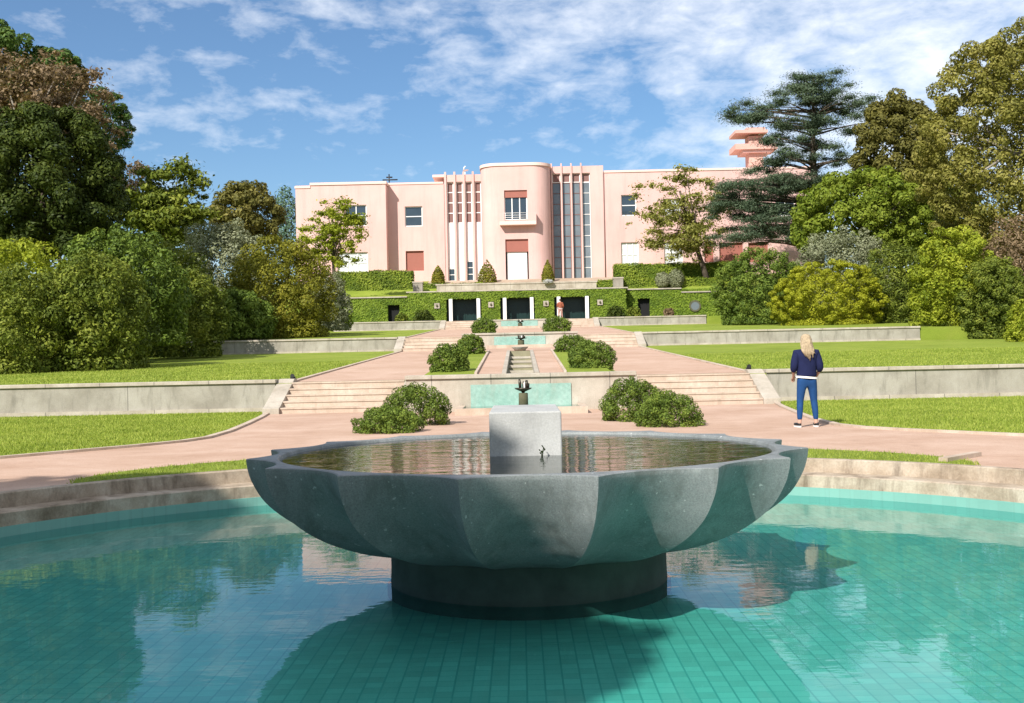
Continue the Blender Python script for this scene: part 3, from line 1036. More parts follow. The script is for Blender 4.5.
MB().box(-17.5, -9.65, YW - 0.12, YW + 0.5, 6.80, 6.90).build('wing_coping', M['coping'], pav)
MB().box(9.35, 14.0, YW - 0.12, YW + 0.5, 7.03, 7.13).build('wing_coping', M['coping'], pav)
MB().box(14.0, 18.5, YW - 0.12, YW + 0.5, 6.7, 6.8).build('wing_coping', M['coping'], pav)


def ivy_face(rects, holes, y, n, size, out=0.10):
    P = []
    for (a, b, c, d) in rects:
        k = int(n * (b - a) * (d - c))
        P.append(np.stack([rng.uniform(a, b, k), y - rng.uniform(0.0, out, k), rng.uniform(c, d, k)], 1))
    P = np.concatenate(P)
    keep = np.ones(len(P), bool)
    for (a, b, c, d) in holes:
        keep &= ~((P[:, 0] > a - 0.02) & (P[:, 0] < b + 0.02) & (P[:, 2] > c) & (P[:, 2] < d - 0.03))
    P = P[keep]
    Nn = unit(np.array([0, -1, 0.35]) + rng.normal(size=P.shape) * 0.25)
    t = 0.5 + 0.25 * np.sin(P[:, 0] * 2.1 + np.sin(P[:, 2] * 3)) * np.sin(P[:, 2] * 2.6 + P[:, 0]) + rng.uniform(-0.3, 0.3, len(P))
    return leaf_quads(P, Nn, size, np.clip(t, 0, 1), 0.6)
plq = [(xx - 0.29, xx + 0.29, 5.66, 6.24) for xx in (px(437, 305, YP)[0], px(491, 305, YP)[0], px(546, 305, YP)[0], px(600, 305, YP)[0])]
V, Q, t = ivy_face([(-9.42, 9.12, ZP0, ZP1 - 0.1)], holes + plq, YP, 190, 0.075, 0.05)
mesh_obj('ivy', np_mesh('ivy', V, Q, t), M['f_ivy'], pav)
V, Q, t = ivy_face([(-17.5, -9.42, ZP0, 6.8)], [(DL[0], DL[1], ZP0, 6.2)], YW, 170, 0.08, 0.05)
mesh_obj('wing_ivy', np_mesh('ivy', V, Q, t), M['f_ivy'], pav)
V, Q, t = ivy_face([(9.12, 18.5, ZP0, 7.05)], [(DR[0], DR[1], ZP0, 6.3), (xr - 0.4, xr + 0.4, zr - 0.4, zr + 0.4)], YW, 170, 0.08, 0.05)
mesh_obj('wing_ivy', np_mesh('ivy', V, Q, t), M['f_ivy'], pav)


# hedges and clipped cones on the upper terrace
def box_hedge(label, x0, x1, y0, y1, z0, z1, group, n=150, mat='f_hedge', end_round=0):
    t = thing('clipped_hedge', label, 'hedge', ((x0 + x1) / 2, y0, z0), group)
    MB().box(x0 + 0.08, x1 - 0.08, y0 + 0.08, y1 - 0.08, z0, z1 - 0.08).build('inner_growth', M['hedgebase'], t)
    Ps, Ns = [], []
    def add(k, f, nn):
        p = f(rng.random((k, 2)))
        Ps.append(p); Ns.append(np.repeat([nn], k, 0))
    lx, ly, lz = x1 - x0, y1 - y0, z1 - z0
    jig = lambda a: a + rng.normal(0, 0.05, a.shape)
    add(int(n * lx * lz), lambda u: jig(np.stack([x0 + u[:, 0] * lx, np.full(len(u), y0), z0 + u[:, 1] * lz], 1)), (0, -1, 0.3))
    add(int(n * lx * ly), lambda u: jig(np.stack([x0 + u[:, 0] * lx, y0 + u[:, 1] * ly, np.full(len(u), z1)], 1)), (0, 0, 1))
    for xx, sx in ((x0, -1), (x1, 1)):
        add(int(n * ly * lz), lambda u: jig(np.stack([np.full(len(u), xx), y0 + u[:, 0] * ly, z0 + u[:, 1] * lz], 1)), (sx, 0, 0.3))
    P = np.concatenate(Ps); Nn = np.concatenate(Ns)
    w = np.sin(P[:, 0] * 1.3) * 0.06 + np.sin(P[:, 0] * 3.1 + P[:, 1] * 2) * 0.04
    P = P + Nn * w[:, None]
    Nn = unit(Nn + rng.normal(size=P.shape) * 0.28)
    tt = np.clip(0.5 + 0.2 * np.sin(P[:, 0] * 1.7 + P[:, 2] * 2.2) + rng.uniform(-0.3, 0.3, len(P)), 0, 1)
    V, Q, tt = leaf_quads(P, Nn, 0.08, tt, 0.6)
    mesh_obj('foliage', np_mesh('foliage', V, Q, tt), M[mat], t)
    return t
GH = 'clipped hedges of the upper terrace'
box_hedge('long clipped hedge under the left villa windows', -17.6, -10.2, 106.2, 108.6, 7.1, 9.95, GH)
box_hedge('short low hedge beside the left conical topiary', -10.1, -3.4, 106.4, 107.4, 7.9, 8.62, GH)
box_hedge('tall clipped hedge under the right villa windows', 9.4, 22, 108.0, 110.6, 8.0, 10.25, GH)
box_hedge('lower clipped hedge stepping down in front of the right villa windows', 7.6, 22, 105.6, 107.2, 7.1, 8.62, GH)
t = thing('terrace_wall', 'low pale stone wall topping the terrace before the villa tower', 'garden wall', (0, 106, 7.1))
MB().box(-7.8, 7.4, 105.7, 106.05, 7.0, 8.42).build('wall_face', M['coping'], t)
MB().box(-7.9, 7.5, 105.64, 106.15, 8.421, 8.56).build('coping', M['coping'], t)
for (xx, lb) in ((px(418, 287, 105)[0], 'square stone pier at the left end of the low terrace wall'), (px(618, 284, 105)[0], 'square stone pier at the right end of the low terrace wall')):
    t = thing('stone_pier', lb, 'pier', (xx, 105.0, 7.1), 'stone piers of the low terrace wall')
    MB().box(xx - 0.45, xx + 0.45, 104.6, 105.5, 7.05, 8.65).build('shaft', M['wallstone'], t)
    MB().box(xx - 0.5, xx + 0.5, 104.55, 105.55, 8.651, 8.78).build('cap', M['coping'], t)


def cone_bush(label, xl, xr, yt, yb, Y, mat='f_amber'):
    x0, z0 = px(xl, yb, Y); x1, _ = px(xr, yb, Y)
    _, z1 = px((xl + xr) / 2, yt, Y)
    cx, r, h = (x0 + x1) / 2, (x1 - x0) / 2, z1 - z0
    blobs = []
    for k in range(9):
        t = k / 8
        rr = r * (1 - t ** 2.4) * 0.92 + 0.10
        blobs.append((cx, Y, z0 + h * t * 0.93 + 0.1, rr, rr, h * 0.13))
    o = foliage('conical_topiary', blobs, 3500, 0.09, M[mat], loc=(cx, Y, z0), spread=0.06, deep=0.85)
    return props(o, label, 'topiary', 'conical clipped shrubs before the villa')
cone_bush('clipped cone shrub left of the tall window strip', 432, 444.5, 267, 283, 109)
cone_bush('broad clipped cone shrub at the left foot of the tower', 478, 497, 261.5, 284, 109.5)
cone_bush('slim clipped cone shrub at the right foot of the tower', 542, 554, 262, 283, 109)
x, z = px(548, 281.5, 105.4)
o = foliage('flower_clump', [(x, 105.3, 8.55, 0.5, 0.3, 0.22)], 500, 0.07, leaf_mat('pale_lilac_petals', (0.2, 0.2, 0.15), (0.45, 0.38, 0.42), (0.6, 0.52, 0.58), 0.2), loc=(x, 105.3, 8.4))
props(o, 'pale lilac flower clump below the slim cone shrub', 'flowers')
for (a, b, yt, yb, lb) in ((655, 670, 273, 281, 'low grey cushion shrub on the terrace bank'), (668, 684, 270, 280, 'rounder grey cushion shrub right of the low one')):
    x0, z0 = px(a, yb, 105.2); x1, z1 = px(b, yb, 105.2); _, zt = px((a + b) / 2, yt, 105.2)
    o = foliage('cushion_shrub', [((x0 + x1) / 2, 105.2, z0 + 0.1, (x1 - x0) / 2, 0.6, zt - z0)], 1800, 0.08, M['f_grey'], loc=((x0 + x1) / 2, 105.2, z0))
    props(o, lb, 'shrub', 'grey cushion shrubs')

# ------------------------------------------------------------------ villa
YV = 116.0
villa = thing('pink_villa', 'pink stuccoed villa with a bowed central tower and tall window strips', 'villa', (0, YV, 9.3))
ZB = 9.0


def rect_px(x0, x1, y0, y1, Y):
    a, zt = px(x0, y0, Y); b, zb = px(x1, y1, Y)
    return (a, b, zb, zt)


def window(r, Y, cols, rows, glass='glass', frame='white', depth=0.22, blind=0.0, fw=0.09, name='window'):
    a, b, c, d = r
    mb = MB()
    y = Y + depth
    mb.box(a, b, y, y + 0.06, c, d)
    w = mb.build(name, M[glass], villa)
    f = MB()
    e = 0.003
    for xx in np.linspace(a, b, cols + 1):
        x0 = min(max(xx - fw / 2, a + e), b - fw - e)
        f.box(x0, x0 + fw, y - 0.06, y - 0.002, c + e, d - e)
    for zz in np.linspace(c, d, rows + 1):
        z0 = min(max(zz - fw / 2, c + e), d - fw - e)
        f.box(a + e, b - e, y - 0.05, y - 0.004, z0, z0 + fw)
    f.build('frame', M[frame], w)
    if blind:
        MB().box(a + e, b - e, y - 0.16, y - 0.065, d - (d - c) * blind, d - e).build('roller_blind', M['blind'], w)
    return w


def cornice(x0, x1, y, z, parent, h=0.28, out=0.12, deep=0.5):
    MB().box(x0 - out, x1 + out, y - out, y + deep, z, z + h).build('cornice', M['pinktrim'], parent)


# left block (stands forward)
YL = 114.3
lx0, lx1, lzt = -22.8, -13.5, 19.6
wins = [rect_px(345, 366.5, 205, 225.5, YL), rect_px(337, 368, 252.5, 273, YL)]
w3 = rect_px(305, 322, 206, 226, YL)
mb = MB(); wall_holes(mb, lx0, lx1, ZB, lzt, YL, wins)
mb.face([(lx1, YL, ZB), (lx1, YL + 12, ZB), (lx1, YL + 12, lzt), (lx1, YL, lzt)])
mb.face([(lx0, YL + 12, ZB), (lx0, YL, ZB), (lx0, YL, lzt), (lx0, YL + 12, lzt)])
mb.face([(lx0, YL, lzt), (lx1, YL, lzt), (lx1, YL + 12, lzt), (lx0, YL + 12, lzt)])
mb.face([(lx1, YL + 12, ZB), (lx0, YL + 12, ZB), (lx0, YL + 12, lzt), (lx1, YL + 12, lzt)])
mb.build('wall', M['pink'], villa)
cornice(lx0 + 1.6, lx1, YL, lzt, villa, 0.26, 0.10, 11)
cornice(lx0, lx0 + 1.45, YL, lzt - 0.28, villa, 0.22, 0.08, 0.6)
window(wins[0], YL, 2, 2)
window(wins[1], YL, 3, 2, 'curtain')
# recessed left wall
rx0, rx1, rzt = -13.5, -7.6, 19.75
wl = [rect_px(404.5, 422.5, 206.3, 226, YV), rect_px(405.5, 424, 251, 270.5, YV)]
mb = MB(); wall_holes(mb, rx0 + 0.002, rx1, ZB, rzt, YV, wl)
mb.face([(rx0, YV, rzt), (rx1, YV, rzt), (rx1, YV + 11, rzt), (rx0, YV + 11, rzt)])
mb.build('wall', M['pink'], villa)
cornice(rx0 + 0.15, rx1 - 0.14, YV, rzt, villa, 0.2, 0.07, 10)
window(wl[0], YV, 1, 2)
window(wl[1], YV, 1, 1, 'blind', 'blind')
# window strips either side of the tower
def strip_wall(x0, x1, zt, Y, ncol, ztop_glass, zlow, kind):
    pw = 0.25 if kind == 0 else 0.19
    gap = (x1 - x0 - pw * ncol - 0.05) / ncol
    holes = []
    for k in range(ncol):
        a = x0 + pw + k * (gap + pw)
        holes.append((a, a + gap, zlow, ztop_glass))
    mb = MB(); wall_holes(mb, x0, x1, ZB, zt, Y, holes, 0.35)
    mb.face([(x0, Y, zt), (x1, Y, zt), (x1, Y + 9, zt), (x0, Y + 9, zt)])
    mb.face([(x0, Y, ZB), (x0, Y, zt), (x0, Y + 9, zt), (x0, Y + 9, ZB)])
    mb.face([(x1, Y, zt), (x1, Y, ZB), (x1, Y + 9, ZB), (x1, Y + 9, zt)])
    mb.build('wall', M['pink'], villa)
    for k in range(ncol):
        a = x0 + k * (gap + pw)
        MB().box(a + 0.02, a + pw - 0.02, Y - 0.14, Y - 0.003, ZB, zt + 0.30).build('pilaster', M['pink'], villa)
    return holes
SL0, SL1 = px(446, 230, YV)[0], px(480.5, 230, YV)[0]
zt = px(460, 174.5, YV)[1]
zmid = px(460, 223, YV)[1]
hol = strip_wall(SL0 - 0.1, SL1 + 0.2, zt, YV, 4, px(460, 181.5, YV)[1], 9.55, 0)
for k, (a, b, c, d) in enumerate(hol):
    w = window((a, b, zmid, d), YV, 1, 4, 'shutter', 'white', 0.3, 0, 0.10)
    zl = px(460, 268 if k in (0, 2) else 281, YV)[1]
    if k == 2: zl = px(460, 261, YV)[1]
    MB().box(a, b, YV + 0.24, YV + 0.30, zl if k in (0, 2) else c, zmid - 0.003).build('white_panel', M['white'], villa)
    if k in (0, 2):
        window((a, b, c, zl - 0.004), YV, 1, 2 if k == 0 else 3, 'glass', 'white', 0.3, 0, 0.07)
SR0, SR1 = px(553, 230, YV)[0], px(591.5, 230, YV)[0]
ztr = px(575, 166, YV)[1]
hol = strip_wall(SR0 - 0.15, SR1, ztr, YV, 4, px(575, 173, YV)[1], 9.55, 1)
for k, (a, b, c, d) in enumerate(hol):
    zs = d - 0.95
    window((a, b, zs, d), YV, 1, 1, 'shutter', 'white', 0.3, 0, 0.07)
    window((a, b, c, zs - 0.003), YV, 1, 9, 'reflectglass', 'white' if k == 3 else 'shutter', 0.3, 0, 0.06)
# side pieces up to the wings
cornice(SL0 - 1.3, SL0 - 0.12, YV + 0.3, zt - 0.15, villa, 0.25, 0.03, 4)
zr1 = px(597, 165.5, YV)[1]
mb = MB().box(SR1 + 0.003, SR1 + 1.35, YV + 0.0, YV + 8, ZB, zr1)
mb.build('wall', M['pink'], villa)
# right wing
wx0, wx1 = SR1 + 1.355, 31.0
zwr = px(640, 172, YV)[1]
rw_ = [rect_px(621, 636.5, 195, 215.5, YV), rect_px(621, 639, 242.5, 266.7, YV), rect_px(663, 681, 199, 216, YV), rect_px(664, 683, 242, 264, YV)]
lg = [rect_px(704, 713.5, 243, 262, YV), rect_px(719, 743, 243, 262, YV), rect_px(748, 768, 243, 262, YV), rect_px(775, 795, 199, 216, YV)]
mb = MB(); wall_holes(mb, wx0, wx1, ZB, zwr, YV, rw_ + lg, 0.3)
mb.face([(wx0, YV, zwr), (wx1, YV, zwr), (wx1, YV + 11, zwr), (wx0, YV + 11, zwr)])
mb.face([(wx1, YV, ZB), (wx1, YV + 11, ZB), (wx1, YV + 11, zwr), (wx1, YV, zwr)])
mb.face([(wx1, YV + 11, ZB), (-13.5, YV + 11, ZB), (-13.5, YV + 11, rzt), (wx1, YV + 11, rzt)])
mb.build('wall', M['pink'], villa)
cornice(wx0 + 0.15, wx1, YV, zwr, villa, 0.22, 0.08, 10)
window(rw_[0], YV, 1, 2); window(rw_[2], YV, 2, 2, 'curtain')
window(rw_[1], YV, 3, 2, 'curtain'); window(rw_[3], YV, 3, 2, 'curtain')
for r in lg[:3]: window(r, YV, 1, 1, 'blind', 'blind', 0.28)
window(lg[3], YV, 2, 2)
MB().tube([(wx0 - 0.0, YV - 0.07, ZB), (wx0 - 0.0, YV - 0.07, zwr)], 0.05, 8).build('downpipe', M['shutter'], villa)
# bowed tower
YT = 113.0
tx0, tx1 = px(481.2, 225, YT)[0], px(551.6, 225, YT)[0]
tzt = px(516, 165.5, YT)[1]
twin = [rect_px(504, 527.6, 190.3, 219.5, YT), rect_px(505.2, 529, 239.3, 279, YT)]
cr = 1.9
mb = MB(); wall_holes(mb, tx0 + cr, tx1 - cr, ZB, tzt, YT, twin, 0.45)
def arc(cx, a0, a1, n=14): return [(cx + cr * math.cos(t), YT + cr + cr * math.sin(t)) for t in np.linspace(a0, a1, n)]
la = arc(tx0 + cr, math.pi, 1.5 * math.pi)
ra = arc(tx1 - cr, 1.5 * math.pi, 2 * math.pi)
for A in (la, ra):
    for p, q in zip(A[:-1], A[1:]):
        mb.face([(*p, ZB), (*q, ZB), (*q, tzt), (*p, tzt)], True)
for xx, s in ((tx0, 1), (tx1, -1)):
    pts = [(xx, YT + cr, ZB), (xx, YT + 9, ZB), (xx, YT + 9, tzt), (xx, YT + cr, tzt)]
    mb.face(pts if s < 0 else pts[::-1])
outl = la + ra + [(tx1, YT + 9), (tx0, YT + 9)]
mb.face([(*p, tzt) for p in outl])
mb.face([(tx1, YT + 9, ZB), (tx0, YT + 9, ZB), (tx0, YT + 9, tzt), (tx1, YT + 9, tzt)])
mb.build('bow_tower', M['pink'], villa)
grow = lambda e: [((x - (tx0 + tx1) / 2) * (1 + e / 3.6) + (tx0 + tx1) / 2, y - e if y < YT + 5 else y) for x, y in outl]
MB().prism(grow(0.10), tzt + 0.002, tzt + 0.30).build('tower_cornice', M['pinktrim'], villa)
window(twin[0], YT, 3, 1, 'glass', 'white', 0.30, 0.24, 0.10)
d = twin[1]
zd = d[3] - (d[3] - d[2]) * 0.31
MB().box(d[0], d[1], YT + 0.2, YT + 0.44, zd, d[3]).build('roller_blind', M['blind'], villa)
dr = MB().box(d[0] + 0.15, d[1] - 0.15, YT + 0.36, YT + 0.44, d[2], zd - 0.003).build('door', M['white'], villa)
mm = MB()
for k in range(4):
    a = d[0] + 0.22 + k * (d[1] - d[0] - 0.4) / 4
    mm.box(a, a + 0.38, YT + 0.33, YT + 0.358, d[2] + 0.2, zd - 0.2)
mm.build('door_panel', M['curtain'], dr)
# balcony
ba, bz = px(499.7, 224, YT - 1.0); bb, _ = px(536.5, 223, YT - 1.0)
bz0 = px(518, 224.5, YT - 1)[1]; bz1 = px(518, 220.6, YT - 1)[1]
bal = MB().box(ba, bb, YT - 0.85, YT - 0.003, bz0, bz1).build('balcony', M['pinktrim'], villa, bevel=0.04)
bzr = px(518, 212.5, YT - 1)[1]
MB().box(bb - 0.9, bb - 0.003, YT - 0.84, YT - 0.72, bz1 + 0.002, bzr).build('parapet', M['pink'], bal)
MB().box(bb - 0.12, bb - 0.003, YT - 0.718, YT - 0.01, bz1 + 0.002, bzr).build('parapet', M['pink'], bal)
MB().box(ba + 0.003, ba + 0.5, YT - 0.84, YT - 0.72, bz1 + 0.002, bzr).build('parapet', M['pink'], bal)
rl = MB()
for zz in np.linspace(bz1 + 0.15, bzr, 4): rl.tube([(ba + 0.45, YT - 0.78, zz), (bb - 0.9, YT - 0.78, zz)], 0.022, 6)
for xx in np.linspace(ba + 0.6, bb - 1.0, 4): rl.tube([(xx, YT - 0.78, bz1), (xx, YT - 0.78, bzr)], 0.02, 6)
rl.build('railing', M['white'], bal)
# belvedere on the right
YC = 120.0
def bpx(x0, x1, y0, y1): return rect_px(x0, x1, y0, y1, YC)
a, b, c, d = bpx(748.5, 763.5, 136, 172)
bel = MB().box(a, b, YC, YC + 2.0, c - 1.0, d).build('belvedere', M['terracotta'], villa)
a2, b2, c2, d2 = bpx(730.5, 776, 144, 150)
MB().box(a2 + 0.35, b2, YC - 0.8, YC + 2.8, c2, c2 + 0.6).build('slab', M['terracotta'], bel)
MB().box(a2 + 1.2, b2 - 0.6, YC - 0.5, YC + 2.5, c2 - 0.3, c2 - 0.003).build('slab', M['pink'], bel)
a3, b3, c3, d3 = bpx(730.5, 766, 129, 134)
MB().box(a3 + 0.35, b3, YC - 0.8, YC + 2.8, c3, c3 + 0.32).build('roof_slab', M['terracotta'], bel)
MB().box(a3 + 1.6, b3 - 0.2, YC - 0.5, YC + 2.5, c3 + 0.323, c3 + 0.62).build('roof_cap', M['terracotta'], bel)
# roof odds and ends
x, z = px(389, 181, YV + 2)
mb = MB().tube([(x, YV + 2, z - 0.6), (x, YV + 2, z + 0.75)], 0.07, 8)
mb.tube([(x - 0.7, YV + 2, z + 0.15), (x + 0.9, YV + 2, z + 0.15)], 0.07, 6)
mb.tube([(x - 0.3, YV + 2, z + 0.42), (x + 0.35, YV + 2, z + 0.42)], 0.08, 6)
mb.build('roof_aerial', M['black'], villa)
x, z = px(465, 173, YV + 2)
mb = MB().tube([(x, YV + 2, z - 0.8), (x, YV + 2, z + 0.3)], 0.04, 8)
mb.lathe([(0.02, 0.0), (0.2, 0.04), (0.34, 0.14)], (x + 0.08, YV + 2, z + 0.2), 14)
mb.tube([(x - 0.16, YV + 2, z + 0.18), (x - 0.10, YV + 2, z + 0.6), (x + 0.05, YV + 2, z + 0.75)], 0.07, 8)
mb.build('roof_aerial', M['white'], villa)


# ------------------------------------------------------------------ trees and shrubs
def limbs(mb, base, top, r, targets, n=7, lean=0.0, rg=rng):
    b = Vector(base); t = Vector(top)
    pts = []
    for k in range(6):
        u = k / 5
        p = b.lerp(t, u) + Vector((rg.normal(0, 0.12) * r * 2, rg.normal(0, 0.12) * r * 2, 0)) * (1 if 0 < k < 5 else 0)
        pts.append(p)
    rad = [r * (1.25 if k == 0 else 1 - 0.62 * k / 5) for k in range(6)]
    mb.tube(pts, rad, 9)
    for q in targets:
        q = Vector(q)
        u = rg.uniform(0.35, 0.95)
        s = b.lerp(t, u)
        mid = s.lerp(q, 0.5) + Vector((0, 0, (q - s).length * 0.06))
        r0 = r * (1 - 0.6 * u) * 0.5
        mb.tube([s, mid, q], [r0, r0 * 0.6, r0 * 0.2], 6)


def tree(name, label, cat, box, Y, ry, mat, n, size, m=34, sub=0.30, seed=1, group=None, trunk='bark', zbase=None, low=-0.55, tr=None, fill=0.12, spread=0.12, deep=0.7, core=True, squash=0.85, aspect=0.5, lean=0.0, jitter=0.9):
    m, sub = (int(m * 2.2), sub * 0.68) if core else (int(m * 3.2), sub * 0.55)
    gauss = 0.0 if core else 0.95
    if not core: deep = 0.0
    rg = np.random.default_rng(seed)
    xl, xr_, yt, yb = box
    xm, ym = (xl + xr_) / 2, (yt + yb) / 2
    cx, cz = px(xm, ym, Y)
    rx = (xr_ - xl) / 2 * Y / F
    rz = (yb - yt) / 2 * Y / F
    ry = ry or rx * 0.85
    z0 = zg(Y) if zbase is None else zbase
    t = thing(name, label, cat, (cx + lean, Y, z0 - 0.1), group)
    if core:
        blobs = crown_blobs((cx, Y, cz), (rx, ry, rz), m, sub, rg, low, squash, core)
    else:
        blobs = []
        mr = (rx + ry + rz) / 3
        while len(blobs) < m:
            d = unit(rg.normal(size=(1, 3)))[0] * rg.random() ** 0.42 * 0.92
            if d[2] < low: continue
            sr = mr * sub * rg.uniform(0.6, 1.5)
            blobs.append((cx + d[0] * rx, Y + d[1] * ry, cz + d[2] * rz, sr * rg.uniform(0.9, 1.6), sr * rg.uniform(0.9, 1.4), sr * rg.uniform(0.5, 0.9)))
    mb = MB()
    pick = rg.choice(len(blobs) - (1 if core else 0), min(16, m), replace=False)
    limbs(mb, (cx + lean, Y, z0 - 0.1), (cx, Y, cz + rz * 0.45), tr or max(0.12, rx * 0.075), [blobs[k][:3] for k in pick], rg=rg)
    mb.build('trunk', M[trunk], t)
    foliage('crown', blobs, n, size, M[mat], t, rg=rg, fill=fill, spread=spread, deep=deep, aspect=aspect, jitter=jitter, gauss=gauss)
    return t


def shrub(label, box, Y, ry, mat, n, size, m=26, sub=0.30, seed=1, group=None, name='shrub', zmin=None, low=-0.55, squash=0.9, aspect=0.5, spread=0.10, jitter=0.9, cat='shrub', base=True):
    """a dome of foliage standing on the ground: box is left, right, top and foot"""
    m, sub = int(m * 2.1), sub * 0.75
    rg = np.random.default_rng(seed)
    xl, xr_, yt, yb = box
    xm = (xl + xr_) / 2
    cx, zt = px(xm, yt, Y)
    _, z0 = px(xm, yb, Y)
    rx = (xr_ - xl) / 2 * Y / F
    h = zt - z0
    cz = z0 + h * 0.38
    ry = ry or rx * 0.85
    blobs = crown_blobs((cx, Y, cz), (rx, ry, h * 0.62), m, sub, rg, low, squash)
    if base:
        k = max(5, m // 4)
        for i in range(k):
            a = 2 * math.pi * i / k
            s = rx * sub * rg.uniform(0.7, 1.0)
            blobs.append((cx + rx * 0.74 * math.cos(a), Y + ry * 0.74 * math.sin(a), z0 + s * 0.6, s, s, s * 0.9 + 0.05))
    if name == 'boxwood_bush': n, size = int(n * 2.2), size * 0.8
    if name == 'shrub': n, size = int(n * 1.7), size * 0.76
    P, Nn, t = blob_leaves(blobs, n, rg=rg, spread=spread, jitter=jitter, zmin=z0 - 0.02)
    V, Q, t = leaf_quads(P, Nn, size, t, aspect, rg)
    o = mesh_obj(name, np_mesh(name, V, Q, t), M[mat], loc=(cx, Y, z0))
    return props(o, label, cat, group)


GB = 'rounded bushes along the central axis'
AX = [
    ('rounded dark bush just left of the bowl rim, taller of the left near pair', (379, 452, 382, 434), 23.6, 0.7, 9500, 0.030, 1),
    ('low spreading bush at the bowl\'s left back edge, lower of the left near pair', (350, 424, 406, 442), 21.4, 0.65, 8000, 0.028, 2),
    ('rounded dark bush just right of the granite block, taller of the right near pair', (598, 666, 376, 434), 23.6, 0.7, 9500, 0.030, 3),
    ('wide rounded bush at the bowl\'s right back edge, lower of the right near pair', (634, 703, 391, 436), 21.6, 0.7, 9000, 0.028, 4),
    ('larger open bush on the left cascade bed, nearer the pool', (427, 470, 343, 373), 31.2, 0.6, 5000, 0.036, 5),
    ('smaller bush at the upper end of the left cascade bed', (456, 485, 333.5, 357), 41, 0.6, 4000, 0.042, 6),
    ('wide leaning bush on the right cascade bed, nearer the pool', (566, 616, 340, 369), 31.6, 0.6, 5500, 0.036, 7),
    ('bush at the upper end of the right cascade bed', (552, 592, 334, 358), 41, 0.65, 4500, 0.042, 8),
    ('small round bush left of the middle fountain wall', (470.5, 497.5, 317.5, 333), 62.3, 0.7, 3000, 0.055, 9),
    ('small round bush right of the middle fountain wall', (541, 572, 316, 331.5), 62.3, 0.75, 3000, 0.055, 10),
]
for lb, box, Y, ry, n, sz, sd in AX:
    shrub(lb, box, Y, ry, 'f_box', n, sz, m=34, sub=0.24, seed=sd, group=GB, name='boxwood_bush', cat='bush', spread=0.13)

# small plants against the pavilion wall
for i, (lb, box, mt) in enumerate([
    ('dark shrub left of the first pavilion opening', (412, 434, 309, 322), 'f_dark'),
    ('low shrub beside the dark left doorway', (394, 408, 313, 323), 'f_rhodo'),
    ('tallest dark shrub right of the last pavilion opening', (606, 625, 305, 317), 'f_dark'),
    ('small shrub left of the dark right doorway', (626, 641, 306, 317), 'f_rhodo'),
    ('pinkish flowering plant under the ivy between doorway and round window', (663, 674, 308, 316), 'f_brown')]):
    shrub(lb, box, 94.0, 0.5, mt, 1400, 0.08, m=10, sub=0.4, seed=60 + i, group='small plants along the pavilion wall', name='wall_plant', cat='shrub')

# left side, from the front
LS = 'shrubs massed on the left terraces'
shrub('big glossy rhododendron at the left edge, standing on the lawn', (-40, 70, 262, 372), 43.5, 2.6, 'f_rhodo', 17000, 0.095, m=44, sub=0.22, seed=21, group=LS)
shrub('rounded mid green shrub casting shade on the left lawn', (38, 150, 250, 369), 45, 2.6, 'f_rhodo', 17000, 0.10, m=44, sub=0.22, seed=22, group=LS)
shrub('yellowish shrub leaning over the left edge of the frame', (-50, 72, 234, 330), 49, 2.4, 'f_lime', 10000, 0.11, m=34, sub=0.24, seed=23, group=LS)
shrub('broad dark green shrub behind the rhododendron', (48, 190, 226, 345), 52, 3.0, 'f_box', 20000, 0.12, m=48, sub=0.2, seed=24, group=LS)
shrub('green shrub at the left end of the second terrace wall', (136, 225, 262, 356), 58, 2.4, 'f_rhodo', 14000, 0.11, m=40, sub=0.22, seed=25, group=LS)
shrub('dark low shrub right of the green one, above the second wall', (188, 275, 288, 338), 68, 2.6, 'f_box', 13000, 0.12, m=40, sub=0.22, seed=26, group=LS)
shrub('grey green olive-like shrub with a rounded top', (170, 272, 216, 320), 78, 3.0, 'f_grey', 18000, 0.13, m=44, sub=0.18, seed=27, group=LS, squash=1.2)
shrub('amber tinted dome shrub before the villa\'s left end', (222, 334, 236, 338), 72, 3.2, 'f_amber', 22000, 0.12, m=52, sub=0.19, seed=28, group=LS)
shrub('greyish twiggy shrub right of the amber dome', (306, 350, 268, 330), 80, 1.6, 'f_grey', 6500, 0.11, m=22, sub=0.26, seed=29, group=LS)
shrub('small bright shrub at the foot of the grey twiggy one', (318, 352, 306, 330), 84, 1.2, 'f_hedge', 3500, 0.10, m=16, sub=0.3, seed=30, group=LS)
shrub('dark green shrub filling behind the olive-like one', (90, 215, 236, 330), 66, 3.0, 'f_rhodo', 14000, 0.13, m=40, sub=0.22, seed=31, group=LS)

LT = 'trees on the left of the villa'
tree('evergreen_tree', 'huge dense dark evergreen with a rounded crown at the left edge', 'tree', (-40, 126, 102, 285), 56, 4.0, 'f_dark', 80000, 0.105, m=64, sub=0.20, seed=41, group=LT, low=-0.8)
tree('bare_tree', 'brown half bare tree rising behind the dark evergreen', 'tree', (-50, 126, 44, 190), 60, 3.4, 'f_brown', 22000, 0.11, m=52, sub=0.20, seed=42, group=LT, core=False, spread=0.3, low=-0.7, trunk='palebark', fill=0.2)
tree('broadleaf_tree', 'tall green tree cut by the top left frame edge', 'tree', (-80, 40, 14, 140), 74, 4.0, 'f_pine', 17000, 0.16, m=40, sub=0.22, seed=43, group=LT)
tree('broadleaf_tree', 'green crown peeping over the brown bare tree', 'tree', (24, 84, 44, 120), 76, 2.5, 'f_pine', 9000, 0.16, m=26, sub=0.25, seed=44, group=LT)
tree('pine_tree', 'dark pine with short tufted boughs right of the brown tree', 'tree', (74, 130, 84, 170), 70, 2.2, 'f_pine', 8000, 0.15, m=24, sub=0.24, seed=45, group=LT, squash=0.5, aspect=0.25)
